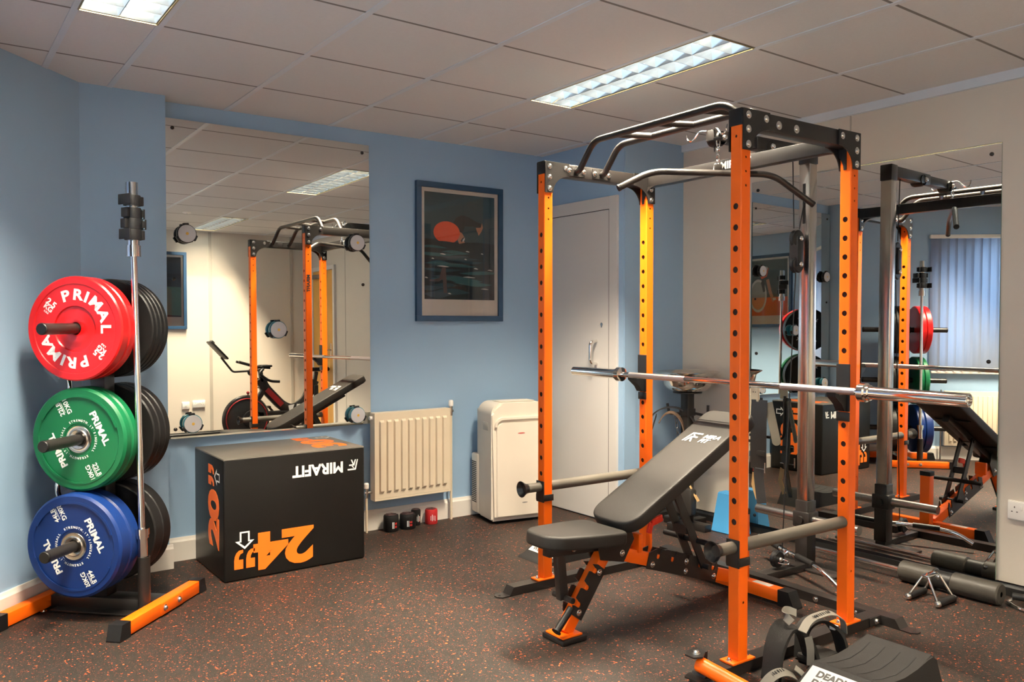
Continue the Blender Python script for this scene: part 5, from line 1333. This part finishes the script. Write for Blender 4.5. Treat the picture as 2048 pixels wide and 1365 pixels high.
# close grip double handle in front of the roller
vh = thing('row_handle', 'chrome double row handle with black grips on the floor before the roller', 'cable handle', (3.76, 1.90, 0))
for y in (0.068, -0.068):
    g = MB().cyl((-0.060, y, 0.018), (0.075, y, 0.018), 0.0155, seg=20).build('grip', RUBB, vh)
    mb = MB()
    for x in (-0.064, 0.079): mb.sphere((x, y, 0.018), 0.0155, seg=14)
    mb.split('grip_end', CHROME, g)
    for x, xe in ((-0.045, -0.066), (0.050, 0.080)):
        MB().tube([(xe, y, 0.018), (x, 0.0 + math.copysign(0.012, y), 0.122)], 0.0055, 10).build('rod', CHROME, vh)
MB().bx((-0.050, -0.018, 0.116), (0.055, 0.018, 0.128), 0.003).build('yoke', CHROME, vh)
mb = MB(); bolt(mb, (0.035, -0.018, 0.112), (0, -1, 0), 0.009, 0.008); mb.build('yoke_bolt', ZINC, vh)
# single handle at the photo's right edge
sh = thing('stirrup_handle', 'chrome stirrup cable handle at the right edge of the photo on the floor', 'cable handle', (3.99, 1.59, 0))
MB().tube(arc([(0.02, 0.085, 0.012), (-0.045, 0.02, 0.012), (-0.055, -0.08, 0.012), (0.0, -0.10, 0.012)], 0.05, 8), 0.0065, 10).tube(arc([(0.02, 0.085, 0.012), (0.055, 0.05, 0.035), (0.06, -0.08, 0.035), (0.0, -0.10, 0.012)], 0.03, 8), 0.0065, 10).build('frame', CHROME, sh)
MB().cyl((-0.015, 0.05, 0.052), (0.02, -0.06, 0.052), 0.016, seg=20).build('grip', RUBB, sh)

# cable bar lying on the tower foot, clipped to the low pulley
cb = thing('cable_bar', 'short bent chrome bar with rubber grips lying by the cable tower foot', 'cable attachment', (3.57, 2.48, 0.0))
def cq(x, y, z): return (x - 3.57, y - 2.48, z)
pth = arc([cq(3.690, 2.790, 0.128), cq(3.640, 2.660, 0.112), cq(3.520, 2.380, 0.112), cq(3.470, 2.260, 0.098), cq(3.455, 2.170, 0.050)], 0.05, 6)
MB().tube(pth, 0.0115, 14).build('bar', CHROME, cb)
MB().cyl(cq(3.678, 2.755, 0.1235), cq(3.620, 2.612, 0.112), 0.0155, seg=20).build('rubber_grip', RUBB, cb)
MB().cyl(cq(3.555, 2.462, 0.112), cq(3.500, 2.333, 0.110), 0.0155, seg=20).build('rubber_grip', RUBB, cb)
MB().lathe([(0.0, 0), (0.016, 0.002), (0.018, 0.014), (0.010, 0.022), (0.010, 0.040), (0, 0.042)], cq(3.588, 2.54, 0.112), (-1, 0.1, -0.25), 20).build('swivel', CHROME, cb)
mb = MB(); q = []
for i in range(24):
    a = 2 * PI * i / 24; q.append(Vector(cq(3.515, 2.52, 0.078)) + Vector((-0.55, 0.8, 0.1)).normalized() * 0.034 * math.cos(a) + Vector((0.5, 0.45, 0.55)).normalized() * 0.013 * math.sin(a))
mb.tube(q, 0.0038, 8, closed=True); mb.build('carabiner', CHROME, cb)

# ------------------------------------------------------------------ accessory stand in the corner with steel bowl
sd = thing('accessory_stand', 'black post stand with hooks in the corner under the steel bowl', 'accessory stand', (3.905, 3.500, 0))
MB().bx((-0.15, -0.03, 0.0), (0.15, 0.03, 0.045), 0.004).bx((-0.03, -0.17, 0.0), (0.03, 0.17, 0.045), 0.004).build('base', BLKM, sd)
MB().bx((-0.030, -0.030, 0.045), (0.030, 0.030, 0.842), 0.004).build('post', BLKM, sd)
MB().bx((-0.036, -0.036, 0.70), (0.036, 0.036, 0.745), 0.003).build('collar', BLKM, sd)
MB().cyl((0, 0, 0.842), (0, 0, 0.848), 0.09, seg=32).build('bowl_plate', BLKM, sd)
for pts in ([(0.030, -0.03, 0.715), (0.05, -0.10, 0.705), (0.055, -0.115, 0.715), (0.055, -0.118, 0.770)], [(-0.03, 0.03, 0.715), (-0.055, 0.10, 0.705), (-0.055, 0.118, 0.770)],
            [(0.03, 0.0, 0.58), (0.095, -0.20, 0.58), (0.100, -0.470, 0.58), (0.100, -0.48, 0.62), (0.098, -0.48, 0.840)]):
    MB().tube(arc(pts, 0.02, 5), 0.0085, 12).build('hook', BLKM, sd)
bw = thing('chalk_bowl', 'polished steel bowl on top of the black stand in the corner', 'steel bowl', (3.905, 3.500, 0.850))
MB().lathe([(0, 0.0), (0.085, 0.0), (0.120, 0.012), (0.150, 0.045), (0.160, 0.100), (0.196, 0.122), (0.199, 0.126), (0.194, 0.127), (0.158, 0.108), (0.146, 0.048), (0.117, 0.017), (0.083, 0.005), (0, 0.005)], (0, 0, 0), (0, 0, 1), 64).build('bowl', pm('polished_steel', (0.74, 0.70, 0.64), 0.10, 1.0), bw)
# belts hanging on the stand
def ring_pts(c, rx, rz, ydir, a0, a1, n=28):
    u = Vector(ydir).normalized(); return [Vector(c) + u * rx * math.cos(a) + Vector((0, 0, 1)) * rz * math.sin(a) for a in [math.radians(a0 + (a1 - a0) * i / n) for i in range(n + 1)]]
t = thing('dip_belt', 'black looped weight belt hanging on the corner stand below the steel bowl', 'weight belt', (3.85, 3.56, 0.60))
MB().strip(ring_pts((0, 0.02, 0.0), 0.155, 0.150, (-0.55, 0.84, 0), -20, 215), 0.05, 0.008, (0.84, 0.55, 0)).build('leather', LEATH, t)
MB().strip(ring_pts((-0.03, 0.0, -0.02), 0.085, 0.140, (-0.55, 0.84, 0), 30, 200), 0.045, 0.006, (0.84, 0.55, 0.2)).build('lining', pm('brown_suede', (0.13, 0.08, 0.05), 0.7), t)
MB().strip([(-0.075, 0.08, 0.10), (-0.085, 0.11, 0.0), (-0.095, 0.13, -0.16), (-0.09, 0.12, -0.30)], 0.055, 0.006, (0.6, 0.6, 0)).build('strap', LEATH, t)
for k in range(9):
    mb = MB(); c = Vector((-0.01 + 0.004 * (k % 2), -0.02 - 0.006 * k, 0.10 - 0.030 * k)); q = []
    ax = Vector((1, 0, 0)) if k % 2 else Vector((0, 1, 0))
    for i in range(16):
        a = 2 * PI * i / 16; q.append(c + ax * 0.010 * math.cos(a) + Vector((0, 0, 1)) * 0.019 * math.sin(a))
    mb.tube(q, 0.0030, 8, closed=True); mb.build('chain_link', pm('dark_chain', (0.25, 0.25, 0.26), 0.3, 1.0), t)
t = thing('leather_strap', 'tan leather strap and black pouch hanging low on the corner stand', 'strap', (3.86, 3.47, 0.35))
MB().strip([(-0.03, 0.06, 0.03), (-0.015, 0.02, -0.01), (0.0, -0.03, -0.07), (0.01, -0.075, -0.14), (0.015, -0.09, -0.165)], 0.030, 0.007, (-0.5, 0.4, 0.9)).build('strap', TAN, t)
MB().bx((-0.03, -0.07, -0.26), (0.03, 0.13, -0.09), 0.02).build('pouch', LEATH, t)
t = thing('lifting_belt', 'wide black leather lifting belt hanging beside the right mirror', 'lifting belt', (3.985, 3.02, 0.83))
MB().strip([(0, 0, 0.0), (-0.006, 0.0, -0.12), (-0.006, 0.002, -0.28), (0.0, 0.004, -0.40)], 0.090, 0.009, (-0.5, 0.85, 0)).build('leather', LEATH, t)
MB().strip([(0.0, 0.004, -0.385), (-0.004, -0.002, -0.45), (-0.01, -0.022, -0.56), (-0.012, -0.030, -0.60)], 0.055, 0.006, (-0.5, 0.85, 0.1)).build('tail', LEATH, t)
MB().bx((-0.014, -0.048, -0.325), (0.0, 0.045, -0.295), 0.004).build('keeper', LEATH, t)
MB().tube(arc([(-0.01, 0.045, -0.40), (-0.01, -0.05, -0.40), (-0.01, -0.05, -0.36)], 0.01), 0.003, 8).tube([(-0.014, -0.05, -0.36), (-0.014, -0.05, -0.42)], 0.004, 8).build('buckle', CHROME, t)
MB().strip([(0.006, 0.02, -0.43), (0.01, 0.03, -0.50), (0.012, 0.0, -0.58)], 0.05, 0.005, (-0.5, 0.85, 0)).build('tan_tab', TAN, t)
MB().bx((-0.013, 0.0, -0.010), (-0.004, 0.052, 0.080), 0.002).build('size_card', pm('cream_card', (0.66, 0.58, 0.44), 0.6), t)
mb = MB()
for z in (0.045,):
    for y in (0.018, 0.034): mb.cyl((-0.0135, y, z), (-0.0145, y, z), 0.003, seg=10)
mb.split('card_hole', INK, t)
t = thing('webbing_belt', 'grey stitched belt with rounded end hanging beside the black lifting belt', 'belt', (4.02, 2.975, 0.815))
pp = [(0.0, 0.010, 0.0), (0.002, -0.015, -0.10), (0.004, -0.045, -0.22)]
MB().strip(pp, 0.048, 0.006, (-0.5, 0.80, 0)).build('belt', pm('olive_webbing', (0.20, 0.185, 0.145), 0.7), t)
MB().lathe([(0, -0.003), (0.024, -0.003), (0.024, 0.003), (0, 0.003)], (0.004, -0.045, -0.222), (-0.85, -0.5, 0), 24).build('belt_end', pm('olive_webbing', (0.20, 0.185, 0.145), 0.7), t)

# blue foam block
t = thing('foam_block', 'bright blue tapered foam block on the floor behind the rack by the mirror', 'foam block', (4.015, 3.245, 0), math.radians(3))
mb = MB(); bw_, bd_, tw, td, hh = 0.105, 0.060, 0.070, 0.040, 0.245
A = [mb.bm.verts.new((x * bd_, y * bw_, 0.0)) for x, y in ((-1, -1), (1, -1), (1, 1), (-1, 1))]; B = [mb.bm.verts.new((x * td, y * tw, hh)) for x, y in ((-1, -1), (1, -1), (1, 1), (-1, 1))]
mb.bm.faces.new(A[::-1]); mb.bm.faces.new(B)
for i in range(4): mb.bm.faces.new((A[i], A[(i + 1) % 4], B[(i + 1) % 4], B[i]))
bmesh.ops.bevel(mb.bm, geom=list(mb.bm.edges), offset=0.005, segments=3, affect='EDGES')
mb.build('block', YOGA, t)
# ------------------------------------------------------------------ exercise bike near the oak door (seen in the left mirror)
bk = thing('exercise_bike', 'black and red indoor exercise bike by the oak door, seen in the left mirror', 'exercise bike', (3.38, -0.25, 0))
def K(x, y, z): return Vector((x - 3.38, y, z))
FRM = BLKM; KY = 1
cx, cz = 3.075, 0.245
MB().lathe([(0, -0.035), (0.20, -0.035), (0.262, -0.025), (0.275, 0.0), (0.262, 0.025), (0.20, 0.035), (0, 0.035)], K(cx, 0, cz), (0, 1, 0), 64).build('flywheel_cover', pm('gloss_black', (0.015, 0.014, 0.014), 0.22, coat=0.4), bk)
mb = MB(); q = [K(cx + 0.235 * math.cos(a), 0.034, cz + 0.235 * math.sin(a)) for a in [2 * PI * i / 64 for i in range(64)]]; mb.tube(q, 0.006, 8, closed=True); mb.build('red_ring', pm('bike_red', (0.28, 0.01, 0.012), 0.35), bk)
MB().lathe([(0.10, 0.033), (0.095, 0.045), (0.04, 0.055), (0, 0.055)], K(cx + 0.05, 0, cz), (0, 1, 0), 40).build('hub_cover', BLKP, bk)
# frame: head tube, swooping down tube, seat tube
def sweep(pts, w, h, m, name, taper=None):
    mb = MB(); P_ = [K(*p) for p in pts]; n = len(P_); prev = None
    for i, p in enumerate(P_):
        d = (P_[min(i + 1, n - 1)] - P_[max(i - 1, 0)]).normalized(); u = Vector((0, 1, 0)); v = d.cross(u)
        hh = h * (taper[i] if taper else 1)
        q = [mb.bm.verts.new(p + u * a * w / 2 + v * b_ * hh / 2) for a, b_ in ((-1, -0.7), (-0.7, -1), (0.7, -1), (1, -0.7), (1, 0.7), (0.7, 1), (-0.7, 1), (-1, 0.7))]
        if prev:
            for k in range(8): mb.bm.faces.new((prev[k], prev[(k + 1) % 8], q[(k + 1) % 8], q[k]))
        else: mb.bm.faces.new(q[::-1])
        prev = q
    mb.bm.faces.new(prev); return mb.build(name, m, bk)
pts = arc([(3.24, 0, 0.70), (3.30, 0, 0.58), (3.50, 0, 0.37), (3.62, 0, 0.32), (3.78, 0, 0.40), (3.90, 0, 0.66)], 0.12, 8)
fm = sweep(pts, 0.055, 0.115, FRM, 'main_frame')
MB().bar(K(3.31, 0.030, 0.575), K(3.49, 0.030, 0.385), 0.004, 0.060).build('red_panel', pm('bike_red', (0.28, 0.01, 0.012), 0.35), fm, smooth=False)
# white lettering shapes on the side of the frame
mb = MB(); M = Matrix(((-1, 0, 0, 3.80 - 3.38), (0, 0, 1, 0.0285), (0, 1, 0, 0.285), (0, 0, 0, 1)))
for pl in ([(0.0, 0.10), (0.03, 0.0), (0.07, 0.0), (0.055, 0.11)], [(0.085, 0.10), (0.11, 0.0), (0.15, 0.0), (0.13, 0.10)], [(0.16, 0.10), (0.19, 0.02), (0.22, 0.0), (0.235, 0.09)]): mb.prism(pl, 0.001, M)
mb.split('painted_stripe', PRINT, fm, smooth=False)
sweep([(3.10, 0, 0.30), (3.30, 0, 0.27), (3.60, 0, 0.27), (3.72, 0, 0.30)], 0.07, 0.10, FRM, 'lower_frame')
sweep([(3.18, 0, 0.42), (3.27, 0, 0.55), (3.26, 0, 0.64)], 0.05, 0.06, FRM, 'fork')
MB().bx(K(2.98, -0.24, 0.0), K(3.05, 0.24, 0.045), 0.006).bx(K(3.80, -0.24, 0.0), K(3.87, 0.24, 0.045), 0.006).split('stabiliser', FRM, bk)
sweep([(2.92, 0, 0.05), (3.10, 0, 0.075), (3.60, 0, 0.075), (3.86, 0, 0.05)], 0.07, 0.05, FRM, 'floor_beam')
sweep([(3.70, 0, 0.32), (3.76, 0, 0.18), (3.80, 0, 0.06)], 0.06, 0.06, FRM, 'rear_leg')
sweep([(3.45, 0, 0.25), (3.46, 0, 0.15), (3.46, 0, 0.08)], 0.06, 0.10, FRM, 'centre_leg')
# handlebar, stem, aero bars and console
MB().bar(K(3.26, 0, 0.66), K(3.24, 0, 0.82), 0.045, 0.055, 0.008).build('stem', FRM, bk)
for s in (-1, 1):
    MB().tube(arc([K(3.26, 0, 0.80), K(3.22, s * 0.18, 0.82), K(3.16, s * 0.20, 0.77), K(3.28, s * 0.20, 0.68), K(3.40, s * 0.20, 0.67)], 0.05, 6), 0.0155, 12).build('handlebar', RUBB, bk)
    MB().tube(arc([K(3.34, s * 0.06, 0.825), K(3.20, s * 0.06, 0.84), K(2.985, s * 0.05, 0.905)], 0.05, 6), 0.014, 12).build('aero_bar', RUBB, bk)
    MB().bx(K(3.24, s * 0.06 - 0.035, 0.835), K(3.36, s * 0.06 + 0.035, 0.86), 0.012).build('arm_pad', RUBB, bk)
    pd = MB().bar(K(3.46, s * 0.055, 0.25), K(3.46 + s * 0.10, s * 0.075, 0.25 - s * 0.12), 0.012, 0.026).build('crank', FRM, bk)
    MB().bx(K(3.42 + s * 0.10, s * 0.13 - 0.045, 0.12 - s * 0.12 + 0.11), K(3.50 + s * 0.10, s * 0.13 + 0.045, 0.14 - s * 0.12 + 0.11), 0.006).build('pedal', RUBB, pd)
cn = MB().tube(arc([K(3.24, 0, 0.80), K(2.93, 0, 0.79), K(2.80, 0, 0.96)], 0.03, 5), 0.012, 12).build('console_arm', FRM, bk)
d = (K(2.665, 0, 1.145) - K(2.86, 0, 0.935)).normalized(); nn = Vector((-d.z, 0, d.x))
MB().box((K(2.665, 0, 1.145) + K(2.86, 0, 0.935)) / 2, (0.20, 0.022, 0.27), Matrix((Vector((0, 1, 0)), nn, d)).transposed(), 0.008).build('console', BLKP, bk)
MB().box(K(2.70, 0, 1.13), (0.10, 0.03, 0.04), Matrix((Vector((0, 1, 0)), nn, d)).transposed(), 0.006).build('tablet_clip', BLKP, bk)
MB().tube(arc([K(3.13, 0.03, 0.60), K(3.13, 0.03, 0.68), K(3.16, 0.03, 0.68)], 0.01), 0.005, 8).tube(arc([K(3.13, 0.03, 0.60), K(3.22, 0.03, 0.60), K(3.24, 0, 0.60)], 0.01), 0.005, 8).build('bottle_cage', FRM, bk)
MB().sphere(K(3.10, 0, 0.545), 0.018).cyl(K(3.10, 0, 0.44), K(3.10, 0, 0.54), 0.008).build('brake_knob', pm('bike_red', (0.28, 0.01, 0.012), 0.35), bk)
sv = MB().bar(K(3.90, 0, 0.60), K(3.93, 0, 0.76), 0.035, 0.045, 0.008).build('seat_post', FRM, bk)
mb = MB()
sad = [(3.82, 0.020), (3.90, 0.030), (3.97, 0.060), (4.04, 0.078), (4.08, 0.060), (4.085, 0.0)]
poly = [(x - 3.38, y) for x, y in sad] + [(x - 3.38, -y) for x, y in sad[::-1][1:]]
mb.prism(poly, 0.045, Matrix.Translation((0, 0, 0.765))); bmesh.ops.bevel(mb.bm, geom=list(mb.bm.edges), offset=0.010, segments=3, affect='EDGES'); mb.build('saddle', RUBB, sv)
mb = MB(); mb.bx(K(3.88, 0.03, 0.47), K(3.93, 0.06, 0.60), 0.004); mb.build('rear_bottle_holder', BLKP, bk)
bpy.context.view_layer.update()
